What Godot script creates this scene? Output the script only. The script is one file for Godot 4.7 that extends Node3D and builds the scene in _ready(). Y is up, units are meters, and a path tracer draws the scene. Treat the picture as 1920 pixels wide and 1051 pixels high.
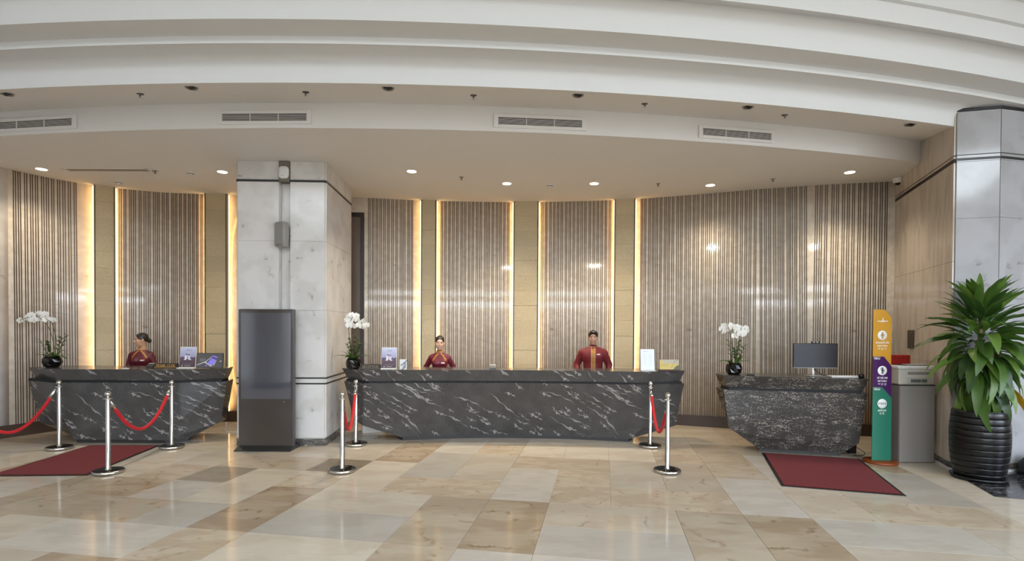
extends Node3D
# A hotel lobby with three granite reception counters under a stepped ceiling. Metres, y up, the camera looks along -Z.

const EYE := 1.7
var M := {}
var taken := {}
var wall_p: PackedVector2Array = []
var wall_s: PackedFloat32Array = []
var rng := RandomNumberGenerator.new()


func _ready() -> void:
	rng.seed = 11
	# ---- camera
	var cam := Camera3D.new()
	cam.name = "camera"
	cam.projection = Camera3D.PROJECTION_FRUSTUM
	cam.near = 0.05
	cam.far = 200.0
	cam.size = 2.0 * cam.near * (1051.0 / 2.0) / 1000.0
	cam.frustum_offset = Vector2(0.0, (628.6 - 525.5) / 1000.0 * cam.near)
	cam.position = Vector3(0, EYE, 0)
	cam.basis = Basis(Vector3.RIGHT, -0.0125) * Basis(Vector3.BACK, 0.0056)
	cam.current = true
	add_child(cam)
	# ---- sky, exposure
	var env := Environment.new()
	env.background_mode = Environment.BG_SKY
	var sm := ProceduralSkyMaterial.new()
	sm.sky_top_color = Color(0.80, 0.88, 1.0)
	sm.sky_horizon_color = Color(0.93, 0.96, 1.0)
	sm.ground_horizon_color = Color(0.62, 0.62, 0.62)
	sm.ground_bottom_color = Color(0.45, 0.45, 0.44)
	sm.energy_multiplier = 12.0
	env.sky = Sky.new()
	env.sky.sky_material = sm
	env.tonemap_mode = Environment.TONE_MAPPER_LINEAR
	env.tonemap_exposure = 1.10
	env.sdfgi_enabled = true
	env.ssao_enabled = true
	env.ssil_enabled = true
	var we := WorldEnvironment.new()
	we.name = "world_environment"
	we.environment = env
	add_child(we)
	# ---- the place
	materials()
	wall_curve()
	shell()
	back_wall()
	pillar()
	column_and_side_wall()
	ceiling()
	floor_tiles()
	counters()
	ceiling_fittings()
	kiosk()
	stanchions()
	mats()
	people()
	orchids()
	counter_things()
	right_side_things()
	big_plant()


# ------------------------------------------------------------------ naming
func numbered(n: String) -> String:
	var k: int = taken.get(n, 0)
	taken[n] = k + 1
	return n if k == 0 else "%s_%03d" % [n, k]


func base(n: String, at := Vector3.ZERO, turn := 0.0) -> Node3D:
	var o := Node3D.new()
	o.name = numbered(n)
	o.position = at
	o.rotation.y = turn
	add_child(o, true)
	return o


func tag(o: Node, label: String, category: String, group := "") -> Node:
	o.set_meta("label", label)
	o.set_meta("category", category)
	if group:
		o.set_meta("group", group)
	return o


func structure(o: Node, label: String, category := "") -> Node:
	o.set_meta("kind", "structure")
	o.set_meta("label", label)
	if category:
		o.set_meta("category", category)
	return o


func inst(n: String, mesh: Mesh, mat: Material, parent: Node, xf := Transform3D()) -> MeshInstance3D:
	var m := MeshInstance3D.new()
	m.name = n
	m.mesh = mesh
	m.material_override = mat
	m.transform = xf
	parent.add_child(m, true)
	return m


func obj(n: String, st: SurfaceTool, mat: Material, parent: Node, at := Vector3.ZERO) -> MeshInstance3D:
	st.generate_normals()
	var m := MeshInstance3D.new()
	m.name = numbered(n) if parent == self else n
	m.mesh = st.commit()
	m.material_override = mat
	m.position = at
	parent.add_child(m, true)
	return m


# ------------------------------------------------------------------ mesh helpers
func mb(smooth := false) -> SurfaceTool:
	var st := SurfaceTool.new()
	st.begin(Mesh.PRIMITIVE_TRIANGLES)
	st.set_smooth_group(0 if smooth else -1)
	return st


func tri(st: SurfaceTool, a: Vector3, b: Vector3, c: Vector3) -> void:   # a, b, c run counter-clockwise seen from outside
	st.add_vertex(a)
	st.add_vertex(c)
	st.add_vertex(b)


func quad(st: SurfaceTool, a: Vector3, b: Vector3, c: Vector3, d: Vector3) -> void:
	tri(st, a, b, c)
	tri(st, a, c, d)


func away(st: SurfaceTool, a: Vector3, b: Vector3, c: Vector3, o: Vector3) -> void:   # faces away from o
	if (b - a).cross(c - a).dot((a + b + c) / 3.0 - o) < 0.0:
		tri(st, a, c, b)
	else:
		tri(st, a, b, c)


func quad_away(st: SurfaceTool, a: Vector3, b: Vector3, c: Vector3, d: Vector3, o: Vector3) -> void:
	away(st, a, b, c, o)
	away(st, a, c, d, o)


func uvquad(st: SurfaceTool, a: Vector3, b: Vector3, c: Vector3, d: Vector3) -> void:   # a bottom left, then counter-clockwise
	var p := [a, c, b, a, d, c]
	var u := [Vector2(0, 1), Vector2(1, 0), Vector2(1, 1), Vector2(0, 1), Vector2(0, 0), Vector2(1, 0)]
	for i in 6:
		st.set_uv(u[i])
		st.add_vertex(p[i])


func box(st: SurfaceTool, c: Vector3, s: Vector3, bv := 0.0, b := Basis()) -> void:
	var h := s * 0.5
	if bv <= 0.0:
		for ax in 3:
			for sg in [-1.0, 1.0]:
				var n := Vector3.ZERO
				n[ax] = sg
				var u := Vector3.ZERO
				u[(ax + 1) % 3] = 1.0
				var v := Vector3.ZERO
				v[(ax + 2) % 3] = 1.0
				var q := []
				for k in [[-1, -1], [1, -1], [1, 1], [-1, 1]]:
					q.append(c + b * ((n + u * k[0] + v * k[1]) * h))
				quad_away(st, q[0], q[1], q[2], q[3], c)
		return
	bv = minf(bv, minf(h.x, minf(h.y, h.z)) * 0.9)
	var corner := func(sx: float, sy: float, sz: float, ax: int) -> Vector3:
		var p := Vector3(sx, sy, sz) * (h - Vector3.ONE * bv)
		p[ax] += [sx, sy, sz][ax] * bv
		return c + b * p
	for ax in 3:
		for sg in [-1.0, 1.0]:
			var q := []
			for k in [[-1, -1], [1, -1], [1, 1], [-1, 1]]:
				var s3 := [0.0, 0.0, 0.0]
				s3[ax] = sg
				s3[(ax + 1) % 3] = k[0]
				s3[(ax + 2) % 3] = k[1]
				q.append(corner.call(s3[0], s3[1], s3[2], ax))
			quad_away(st, q[0], q[1], q[2], q[3], c)
	for ax in 3:
		var a1 := (ax + 1) % 3
		var a2 := (ax + 2) % 3
		for k in [[-1, -1], [1, -1], [1, 1], [-1, 1]]:
			var q := []
			for e in [[-1, a1], [1, a1], [1, a2], [-1, a2]]:
				var s3 := [0.0, 0.0, 0.0]
				s3[ax] = e[0]
				s3[a1] = k[0]
				s3[a2] = k[1]
				q.append(corner.call(s3[0], s3[1], s3[2], e[1]))
			quad_away(st, q[0], q[1], q[2], q[3], c)
	for sx in [-1, 1]:
		for sy in [-1, 1]:
			for sz in [-1, 1]:
				away(st, corner.call(sx, sy, sz, 0), corner.call(sx, sy, sz, 1), corner.call(sx, sy, sz, 2), c)


func lathe(st: SurfaceTool, prof: Array, n := 24, at := Vector3.ZERO, b := Basis()) -> void:   # (radius, height) from the bottom up the outside
	for i in prof.size() - 1:
		for k in n:
			var a0 := TAU * k / n
			var a1 := TAU * ((k + 1) % n) / n
			var r0: float = prof[i].x
			var r1: float = prof[i + 1].x
			var p00 := at + b * Vector3(cos(a0) * r0, prof[i].y, sin(a0) * r0)
			var p01 := at + b * Vector3(cos(a1) * r0, prof[i].y, sin(a1) * r0)
			var p10 := at + b * Vector3(cos(a0) * r1, prof[i + 1].y, sin(a0) * r1)
			var p11 := at + b * Vector3(cos(a1) * r1, prof[i + 1].y, sin(a1) * r1)
			if r1 > 1e-5:
				tri(st, p00, p10, p11)
			if r0 > 1e-5:
				tri(st, p00, p11, p01)


func tube(st: SurfaceTool, pts: Array, rad, n := 8) -> void:
	var up := Vector3(0.123, 0.97, 0.211).normalized()
	var rings := []
	for i in pts.size():
		var t: Vector3 = (pts[mini(i + 1, pts.size() - 1)] - pts[maxi(i - 1, 0)]).normalized()
		if absf(t.dot(up)) > 0.95:
			up = Vector3(1, 0.1, 0.2).normalized()
		var x := t.cross(up).normalized()
		var y := x.cross(t).normalized()
		up = y
		var r: float = rad[i] if rad is Array else rad
		var ring := []
		for k in n:
			var a := TAU * k / n
			ring.append(pts[i] + (x * cos(a) + y * sin(a)) * r)
		rings.append(ring)
	for i in rings.size() - 1:
		for k in n:
			var mid: Vector3 = (pts[i] + pts[i + 1]) * 0.5
			quad_away(st, rings[i][k], rings[i][(k + 1) % n], rings[i + 1][(k + 1) % n], rings[i + 1][k], mid)
	for e in [0, rings.size() - 1]:
		var inner: Vector3 = pts[1] if e == 0 else pts[e - 1]
		for k in n:
			away(st, pts[e], rings[e][k], rings[e][(k + 1) % n], inner)


func prism(st: SurfaceTool, poly: PackedVector2Array, y0: float, y1: float) -> void:   # poly in (x, z)
	var area := 0.0
	for i in poly.size():
		var q := poly[(i + 1) % poly.size()]
		area += poly[i].x * q.y - q.x * poly[i].y
	var pl := poly.duplicate()
	if area < 0.0:
		pl.reverse()
	var n := pl.size()
	for i in n:
		var a := pl[i]
		var b := pl[(i + 1) % n]
		quad(st, Vector3(a.x, y0, a.y), Vector3(a.x, y1, a.y), Vector3(b.x, y1, b.y), Vector3(b.x, y0, b.y))
	var t := Geometry2D.triangulate_polygon(pl)
	for i in range(0, t.size(), 3):
		for top in [true, false]:
			var y := y1 if top else y0
			var a := Vector3(pl[t[i]].x, y, pl[t[i]].y)
			var b := Vector3(pl[t[i + 1]].x, y, pl[t[i + 1]].y)
			var c := Vector3(pl[t[i + 2]].x, y, pl[t[i + 2]].y)
			if ((b - a).cross(c - a).y > 0.0) == top:
				tri(st, a, b, c)
			else:
				tri(st, a, c, b)


func loft(st: SurfaceTool, rings: Array, cap_low := true, cap_high := true) -> void:   # rings of as many points each
	var n: int = rings[0].size()
	var mids := []
	for r in rings:
		var s := Vector3.ZERO
		for p in r:
			s += p
		mids.append(s / n)
	for i in rings.size() - 1:
		var o: Vector3 = (mids[i] + mids[i + 1]) * 0.5
		for k in n:
			quad_away(st, rings[i][k], rings[i][(k + 1) % n], rings[i + 1][(k + 1) % n], rings[i + 1][k], o)
	for e in [0, rings.size() - 1]:
		if e == 0 and not cap_low or e > 0 and not cap_high:
			continue
		var pl := PackedVector2Array()
		for p in rings[e]:
			pl.append(Vector2(p.x, p.z))
		var t := Geometry2D.triangulate_polygon(pl)
		var o: Vector3 = mids[rings.size() - 1 - e]
		for i in range(0, t.size(), 3):
			away(st, rings[e][t[i]], rings[e][t[i + 1]], rings[e][t[i + 2]], o)


func text(n: String, s: String, size: float, at: Vector3, mat: Material, parent: Node, bold := false, serif := false, width := 0.0) -> MeshInstance3D:
	var t := TextMesh.new()
	var f := SystemFont.new()
	f.font_names = PackedStringArray(["Droid Serif" if serif else "Droid Sans"])
	f.font_weight = 700 if bold else 400
	t.font = f
	t.text = s
	t.font_size = 32
	t.pixel_size = size / 23.0      # size is the height of a capital
	t.depth = 0.0015
	t.curve_step = 2.0
	var m := inst(n, t, mat, parent, Transform3D(Basis(), at))
	if width > 0.0:
		var w := t.get_aabb().size.x
		if w > 1e-4:
			m.scale = Vector3(width / w, 1, 1)
	return m


# ------------------------------------------------------------------ materials
func std(c: Color, rough := 0.6, metal := 0.0, spec := 0.5) -> StandardMaterial3D:
	var m := StandardMaterial3D.new()
	m.albedo_color = c
	m.roughness = rough
	m.metallic = metal
	m.metallic_specular = spec
	return m


func glow(c: Color, e: float) -> StandardMaterial3D:
	var m := std(c, 0.5)
	m.emission_enabled = true
	m.emission = c
	m.emission_energy_multiplier = e
	return m


func noise_img(w: int, h: int, freq: float, sd: int, type := FastNoiseLite.TYPE_SIMPLEX_SMOOTH, fractal := FastNoiseLite.FRACTAL_FBM, oct := 4, warp := 0.0) -> PackedByteArray:
	var n := FastNoiseLite.new()
	n.noise_type = type
	n.seed = sd
	n.frequency = freq
	n.fractal_type = fractal
	n.fractal_octaves = oct
	if warp > 0.0:
		n.domain_warp_enabled = true
		n.domain_warp_amplitude = warp
		n.domain_warp_frequency = freq * 0.7
	return n.get_seamless_image(w, h).get_data()


func stretched(w: int, h: int, sx: int, sy: int, freq: float, sd: int, fractal := FastNoiseLite.FRACTAL_FBM, oct := 4, warp := 0.0) -> PackedByteArray:
	var n := FastNoiseLite.new()
	n.noise_type = FastNoiseLite.TYPE_SIMPLEX_SMOOTH
	n.seed = sd
	n.frequency = freq
	n.fractal_type = fractal
	n.fractal_octaves = oct
	if warp > 0.0:
		n.domain_warp_enabled = true
		n.domain_warp_amplitude = warp
		n.domain_warp_frequency = freq * 0.7
	var im := n.get_seamless_image(w / sx, h / sy)
	im.resize(w, h, Image.INTERPOLATE_CUBIC)
	return im.get_data()


func blend(w: int, h: int, layers: Array, f: Callable) -> ImageTexture:
	var out := PackedByteArray()
	out.resize(w * h * 3)
	var n := layers.size()
	var v := PackedFloat32Array()
	v.resize(n)
	for i in w * h:
		for k in n:
			v[k] = layers[k][i] / 255.0
		var c: Color = f.call(v)
		out[i * 3] = clampi(int(c.r * 255.0), 0, 255)
		out[i * 3 + 1] = clampi(int(c.g * 255.0), 0, 255)
		out[i * 3 + 2] = clampi(int(c.b * 255.0), 0, 255)
	return ImageTexture.create_from_image(Image.create_from_data(w, h, false, Image.FORMAT_RGB8, out))


func planar(tex: Texture2D, metres: float, rough: float, tint := Color.WHITE, offset := Vector3.ZERO, world := true, spec := 0.5) -> StandardMaterial3D:
	var m := std(tint, rough, 0.0, spec)
	m.albedo_texture = tex
	m.uv1_triplanar = true
	m.uv1_world_triplanar = world
	m.uv1_scale = Vector3.ONE / metres
	m.uv1_offset = offset
	m.uv1_triplanar_sharpness = 8.0
	return m


func materials() -> void:
	var R := FastNoiseLite.FRACTAL_RIDGED
	var S := FastNoiseLite.TYPE_SIMPLEX_SMOOTH
	# white marble: pale grey with a few warm grey veins
	var white := blend(512, 512, [noise_img(512, 512, 0.0055, 3, S, R, 4, 60.0), noise_img(512, 512, 0.008, 8), noise_img(512, 512, 0.02, 5)], func(v):
		var vein: float = smoothstep(0.80, 0.97, v[0]) * smoothstep(0.40, 0.62, v[1]) * (0.6 + 0.7 * v[2])
		var c := Color(0.80, 0.785, 0.765).lerp(Color(0.76, 0.745, 0.72), smoothstep(0.3, 0.7, v[1]))
		return c.lerp(Color(0.50, 0.47, 0.42), clampf(vein, 0, 1) * 0.65))
	M.white_marble = planar(white, 2.3, 0.14)
	M.white_marble_column = planar(white, 2.6, 0.10, Color(0.80, 0.81, 0.84), Vector3(0.3, 0.2, 0.1))
	# cream marble of the slatted wall: thin level veins
	var cream := blend(512, 512, [stretched(512, 512, 4, 1, 0.012, 21, R, 4, 40.0), noise_img(512, 512, 0.006, 22), noise_img(512, 512, 0.03, 23)], func(v):
		var vein: float = smoothstep(0.86, 0.99, v[0]) * smoothstep(0.45, 0.7, v[1])
		var c := Color(0.865, 0.82, 0.755).lerp(Color(0.82, 0.77, 0.70), smoothstep(0.3, 0.7, v[2]))
		return c.lerp(Color(0.55, 0.48, 0.40), vein * 0.7))
	M.cream_marble = planar(cream, 2.4, 0.12)
	var side := blend(512, 512, [stretched(512, 512, 1, 8, 0.03, 31), noise_img(512, 512, 0.006, 32), noise_img(512, 512, 0.03, 33)], func(v):
		return Color(0.79, 0.745, 0.69).lerp(Color(0.72, 0.67, 0.61), smoothstep(0.4, 0.75, v[0]) * 0.7 + 0.2 * v[2]))
	M.side_marble = planar(side, 2.2, 0.13)
	# floor marbles
	var fl := func(sd: int, c1: Color, c2: Color, vein: Color, amount: float, lo: float) -> ImageTexture:
		return blend(512, 512, [stretched(512, 512, 2, 1, 0.009, sd, FastNoiseLite.FRACTAL_FBM, 5, 30.0), noise_img(512, 512, 0.006, sd + 1, S, R, 4, 55.0), stretched(512, 512, 4, 1, 0.05, sd + 2)], func(v):
			var c := c1.lerp(c2, smoothstep(0.32, 0.68, v[0]) * 0.75 + (v[2] - 0.5) * 0.5)
			return c.lerp(vein, smoothstep(lo, 0.99, v[1]) * amount))
	var tan_t: ImageTexture = fl.call(41, Color(0.725, 0.665, 0.58), Color(0.675, 0.605, 0.515), Color(0.57, 0.48, 0.38), 0.8, 0.74)
	var light_t: ImageTexture = fl.call(51, Color(0.765, 0.72, 0.65), Color(0.73, 0.675, 0.60), Color(0.80, 0.74, 0.66), 0.5, 0.8)
	var grey_t: ImageTexture = fl.call(61, Color(0.735, 0.70, 0.65), Color(0.705, 0.665, 0.61), Color(0.78, 0.745, 0.695), 0.5, 0.84)
	var brown_t: ImageTexture = fl.call(71, Color(0.70, 0.63, 0.535), Color(0.63, 0.545, 0.445), Color(0.51, 0.41, 0.305), 0.8, 0.72)
	var vein_t: ImageTexture = fl.call(81, Color(0.74, 0.685, 0.61), Color(0.71, 0.65, 0.57), Color(0.55, 0.47, 0.39), 0.85, 0.82)
	var all := [tan_t, light_t, grey_t, brown_t, vein_t]
	for k in 5:
		for j in 3:
			var t := 1.0 - 0.035 * j
			M["floor_%d_%d" % [k, j]] = planar(all[k], [1.5, 1.9, 2.3][j], 0.10, Color(t, t, t), Vector3(0.31 * j + 0.17 * k, 0, 0.43 * j), true, 0.22)
	M.joint = std(Color(0.58, 0.52, 0.44), 0.4)
	# black granite with slanting white flecks
	M.granite = planar(flecked(), 3.0, 0.2, Color.WHITE, Vector3(0.0, 0.0, 0.0), true, 0.35)
	var fine := blend(512, 512, [stretched(512, 512, 4, 1, 0.06, 91, FastNoiseLite.FRACTAL_FBM, 4, 90.0), noise_img(512, 512, 0.11, 92), noise_img(512, 512, 0.008, 93)], func(v):
		var f: float = smoothstep(0.545, 0.70, v[0] * 0.7 + v[1] * 0.3) * smoothstep(0.1, 0.55, v[2])
		return Color(0.235, 0.22, 0.205).lerp(Color(0.72, 0.68, 0.63), f * 0.85))
	M.fine_granite = planar(fine, 1.25, 0.22, Color.WHITE, Vector3.ZERO, true, 0.35)
	var stri := blend(512, 512, [stretched(512, 512, 8, 1, 0.08, 95, FastNoiseLite.FRACTAL_FBM, 3, 30.0), noise_img(512, 512, 0.03, 96)], func(v):
		return Color(0.13, 0.13, 0.14).lerp(Color(0.62, 0.60, 0.58), smoothstep(0.52, 0.75, v[0] * 0.8 + v[1] * 0.2) * 0.75))
	M.striped_granite = planar(stri, 1.1, 0.12)
	M.base_marble = planar(fine, 0.8, 0.2, Color(1.25, 1.25, 1.25))
	# rough stone of the pilasters
	var rel := blend(256, 256, [stretched(256, 256, 2, 1, 0.07, 101, FastNoiseLite.FRACTAL_RIDGED, 2, 20.0), noise_img(256, 256, 0.12, 102)], func(v):
		var g: float = clampf(v[0] * 0.75 + v[1] * 0.35, 0, 1)
		return Color(g, g, g))
	var relc := blend(256, 256, [stretched(256, 256, 2, 1, 0.07, 101, FastNoiseLite.FRACTAL_RIDGED, 2, 20.0), noise_img(256, 256, 0.12, 102)], func(v):
		return Color(0.70, 0.63, 0.50).lerp(Color(0.83, 0.765, 0.635), clampf(v[0] * 0.8 + v[1] * 0.3, 0, 1)))
	for k in 3:
		var pm := planar(relc, 0.34, 0.75, [Color(1, 1, 1), Color(0.985, 0.985, 0.98), Color(0.965, 0.965, 0.96)][k], Vector3(0.2 * k, 0.3 * k, 0))
		pm.heightmap_enabled = true
		pm.heightmap_texture = rel
		pm.heightmap_scale = 1.1
		M["rough_stone_%d" % k] = pm
	M.bronze = std(Color(0.34, 0.28, 0.215), 0.5, 0.1)
	M.dark_bronze = std(Color(0.17, 0.13, 0.105), 0.45, 0.2)
	M.skirting = std(Color(0.25, 0.195, 0.155), 0.4)
	M.door_leaf = std(Color(0.40, 0.34, 0.29), 0.35)
	M.plaster = std(Color(0.84, 0.84, 0.835), 0.85)
	M.warm_plaster = std(Color(0.875, 0.865, 0.85), 0.85)
	M.black_line = std(Color(0.12, 0.11, 0.11), 0.3)
	M.steel = std(Color(0.80, 0.79, 0.77), 0.16, 1.0)
	M.black_gloss = std(Color(0.035, 0.035, 0.04), 0.1)
	M.black_satin = std(Color(0.05, 0.05, 0.052), 0.4)
	M.dark_grey = std(Color(0.16, 0.155, 0.15), 0.35)
	M.red_rope = std(Color(0.72, 0.05, 0.09), 0.75)
	M.red_rope.rim_enabled = true
	M.red_rope.rim = 0.4
	M.white_plastic = std(Color(0.84, 0.835, 0.82), 0.4)
	M.grey_plastic = std(Color(0.55, 0.54, 0.52), 0.45)
	M.lamp = glow(Color(1.0, 0.93, 0.80), 9.0)
	M.led = glow(Color(1.0, 0.88, 0.65), 2.6)
	M.gold = std(Color(0.78, 0.60, 0.30), 0.35, 0.7)
	M.gold_print = std(Color(0.80, 0.62, 0.30), 0.6)
	M.white_print = std(Color(0.93, 0.93, 0.92), 0.5)
	M.green_leaf = leafmat(Color(0.24, 0.345, 0.13))
	M.dark_leaf = leafmat(Color(0.16, 0.255, 0.10))
	M.light_leaf = leafmat(Color(0.34, 0.44, 0.18))
	M.yellow_leaf = leafmat(Color(0.66, 0.42, 0.07))
	M.stem = std(Color(0.25, 0.27, 0.12), 0.6)
	M.bark = std(Color(0.42, 0.35, 0.26), 0.9)
	M.soil = std(Color(0.11, 0.08, 0.06), 1.0)


func leafmat(c: Color) -> StandardMaterial3D:
	var m := std(c, 0.42)
	m.backlight_enabled = true
	m.backlight = Color(c.r, c.g, c.b).lerp(Color(0.3, 0.5, 0.1), 0.3)
	m.cull_mode = BaseMaterial3D.CULL_DISABLED
	return m


func flecked() -> ImageTexture:
	var w := 1024
	var g := noise_img(w, w, 0.33, 201, FastNoiseLite.TYPE_SIMPLEX_SMOOTH, FastNoiseLite.FRACTAL_FBM, 2)
	var g2 := noise_img(w, w, 0.01, 202)
	var out := PackedByteArray()
	out.resize(w * w)
	for i in w * w:
		out[i] = clampi(int(72.0 + (g[i] - 128) * 0.26 + maxf(0.0, g[i] - 178.0) * 0.8 + (g2[i] - 128) * 0.05), 12, 110)
	var r := RandomNumberGenerator.new()
	r.seed = 7
	for k in 190:
		var cx := r.randf() * w
		var cy := r.randf() * w
		var ln := r.randf_range(18, 44) if r.randf() < 0.68 else r.randf_range(44, 110)
		var wd := r.randf_range(3.5, 7.5) + (r.randf_range(0, 7) if ln < 40 else 0.0)
		var a := deg_to_rad(r.randf_range(18, 44))
		var bend := r.randf_range(-0.25, 0.25)
		var ph := r.randf() * 9.0
		var peak := r.randf_range(-0.7, 0.5)
		for t in range(int(-ln), int(ln)):
			var u := t / ln
			var th := wd * (1.0 - absf(u - peak * 0.5) / 1.5) * (0.55 + 0.45 * sin(u * 7.0 + ph)) * (1.0 - u * u)
			var off := bend * ln * u * u + 2.2 * sin(u * 11.0 + ph)
			for d in range(int(-th) - 1, int(th) + 2):
				if absf(d) > th + 0.4:
					continue
				var x := int(cx + cos(a) * t - sin(a) * (d + off))
				var y := int(cy + sin(a) * t + cos(a) * (d + off))
				var i := posmod(y, w) * w + posmod(x, w)
				var noise := g[i] / 255.0
				if noise > 0.30 + 0.2 * absf(d) / (th + 0.5):
					out[i] = clampi(int(118 + 80 * noise), 0, 205)
	var rgb := PackedByteArray()
	rgb.resize(w * w * 3)
	for i in w * w:
		rgb[i * 3] = out[i]
		rgb[i * 3 + 1] = int(out[i] * 0.975)
		rgb[i * 3 + 2] = int(out[i] * 0.945)
	return ImageTexture.create_from_image(Image.create_from_data(w, w, false, Image.FORMAT_RGB8, rgb))


# ------------------------------------------------------------------ the shell
func wall_curve() -> void:
	var c := [Vector2(-8.3, -3.6), Vector2(-8.25, -5.0), Vector2(-8.15, -6.5), Vector2(-7.72, -8.0), Vector2(-7.25, -8.85), Vector2(-6.4, -9.42), Vector2(-5.5, -9.58), Vector2(-4.2, -9.66), Vector2(-2.9, -9.76), Vector2(-1.6, -9.98),
		Vector2(-0.1, -10.06), Vector2(1.1, -9.98), Vector2(2.2, -9.78), Vector2(3.3, -9.4), Vector2(4.2, -9.03), Vector2(5.1, -8.75), Vector2(6.1, -8.53), Vector2(6.6, -8.45), Vector2(7.2, -8.4)]
	for i in range(1, c.size() - 2):
		for k in 10:
			wall_p.append(c[i].cubic_interpolate(c[i + 1], c[i - 1], c[i + 2], k / 10.0))
	wall_p.append(c[c.size() - 2])
	var s := 0.0
	for i in wall_p.size():
		if i:
			s += wall_p[i].distance_to(wall_p[i - 1])
		wall_s.append(s)


func on_wall(s: float, y := 0.0, out := 0.0) -> Vector3:
	var i := clampi(wall_s.bsearch(s) - 1, 0, wall_p.size() - 2)
	var t := (s - wall_s[i]) / (wall_s[i + 1] - wall_s[i])
	var p := wall_p[i].lerp(wall_p[i + 1], t)
	var n := wall_normal(s)
	return Vector3(p.x, y, p.y) + n * out


func wall_tangent(s: float) -> Vector3:
	var i := clampi(wall_s.bsearch(s) - 1, 0, wall_p.size() - 2)
	var d := (wall_p[i + 1] - wall_p[i]).normalized()
	return Vector3(d.x, 0, d.y)


func wall_normal(s: float) -> Vector3:
	var t := wall_tangent(s)
	return Vector3(-t.z, 0, t.x)      # towards the room


func wall_run(st: SurfaceTool, s0: float, s1: float, y0: float, y1: float, out0: float, out1: float) -> void:   # a curved slab that follows the wall
	var n := maxi(1, int((s1 - s0) / 0.12))
	var rings := []
	for k in n + 1:
		var s := lerpf(s0, s1, float(k) / n)
		rings.append([on_wall(s, y0, out0), on_wall(s, y0, out1), on_wall(s, y1, out1), on_wall(s, y1, out0)])
	for k in n:
		var o := Vector3.ZERO
		for p in rings[k] + rings[k + 1]:
			o += p / 8.0
		for e in 4:
			quad_away(st, rings[k][e], rings[k][(e + 1) % 4], rings[k + 1][(e + 1) % 4], rings[k + 1][e], o)
	for e in [0, n]:
		var o: Vector3 = on_wall(lerpf(s0, s1, 0.5), (y0 + y1) / 2, (out0 + out1) / 2)
		quad_away(st, rings[e][0], rings[e][1], rings[e][2], rings[e][3], o)


const LOW := 4.08


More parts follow.
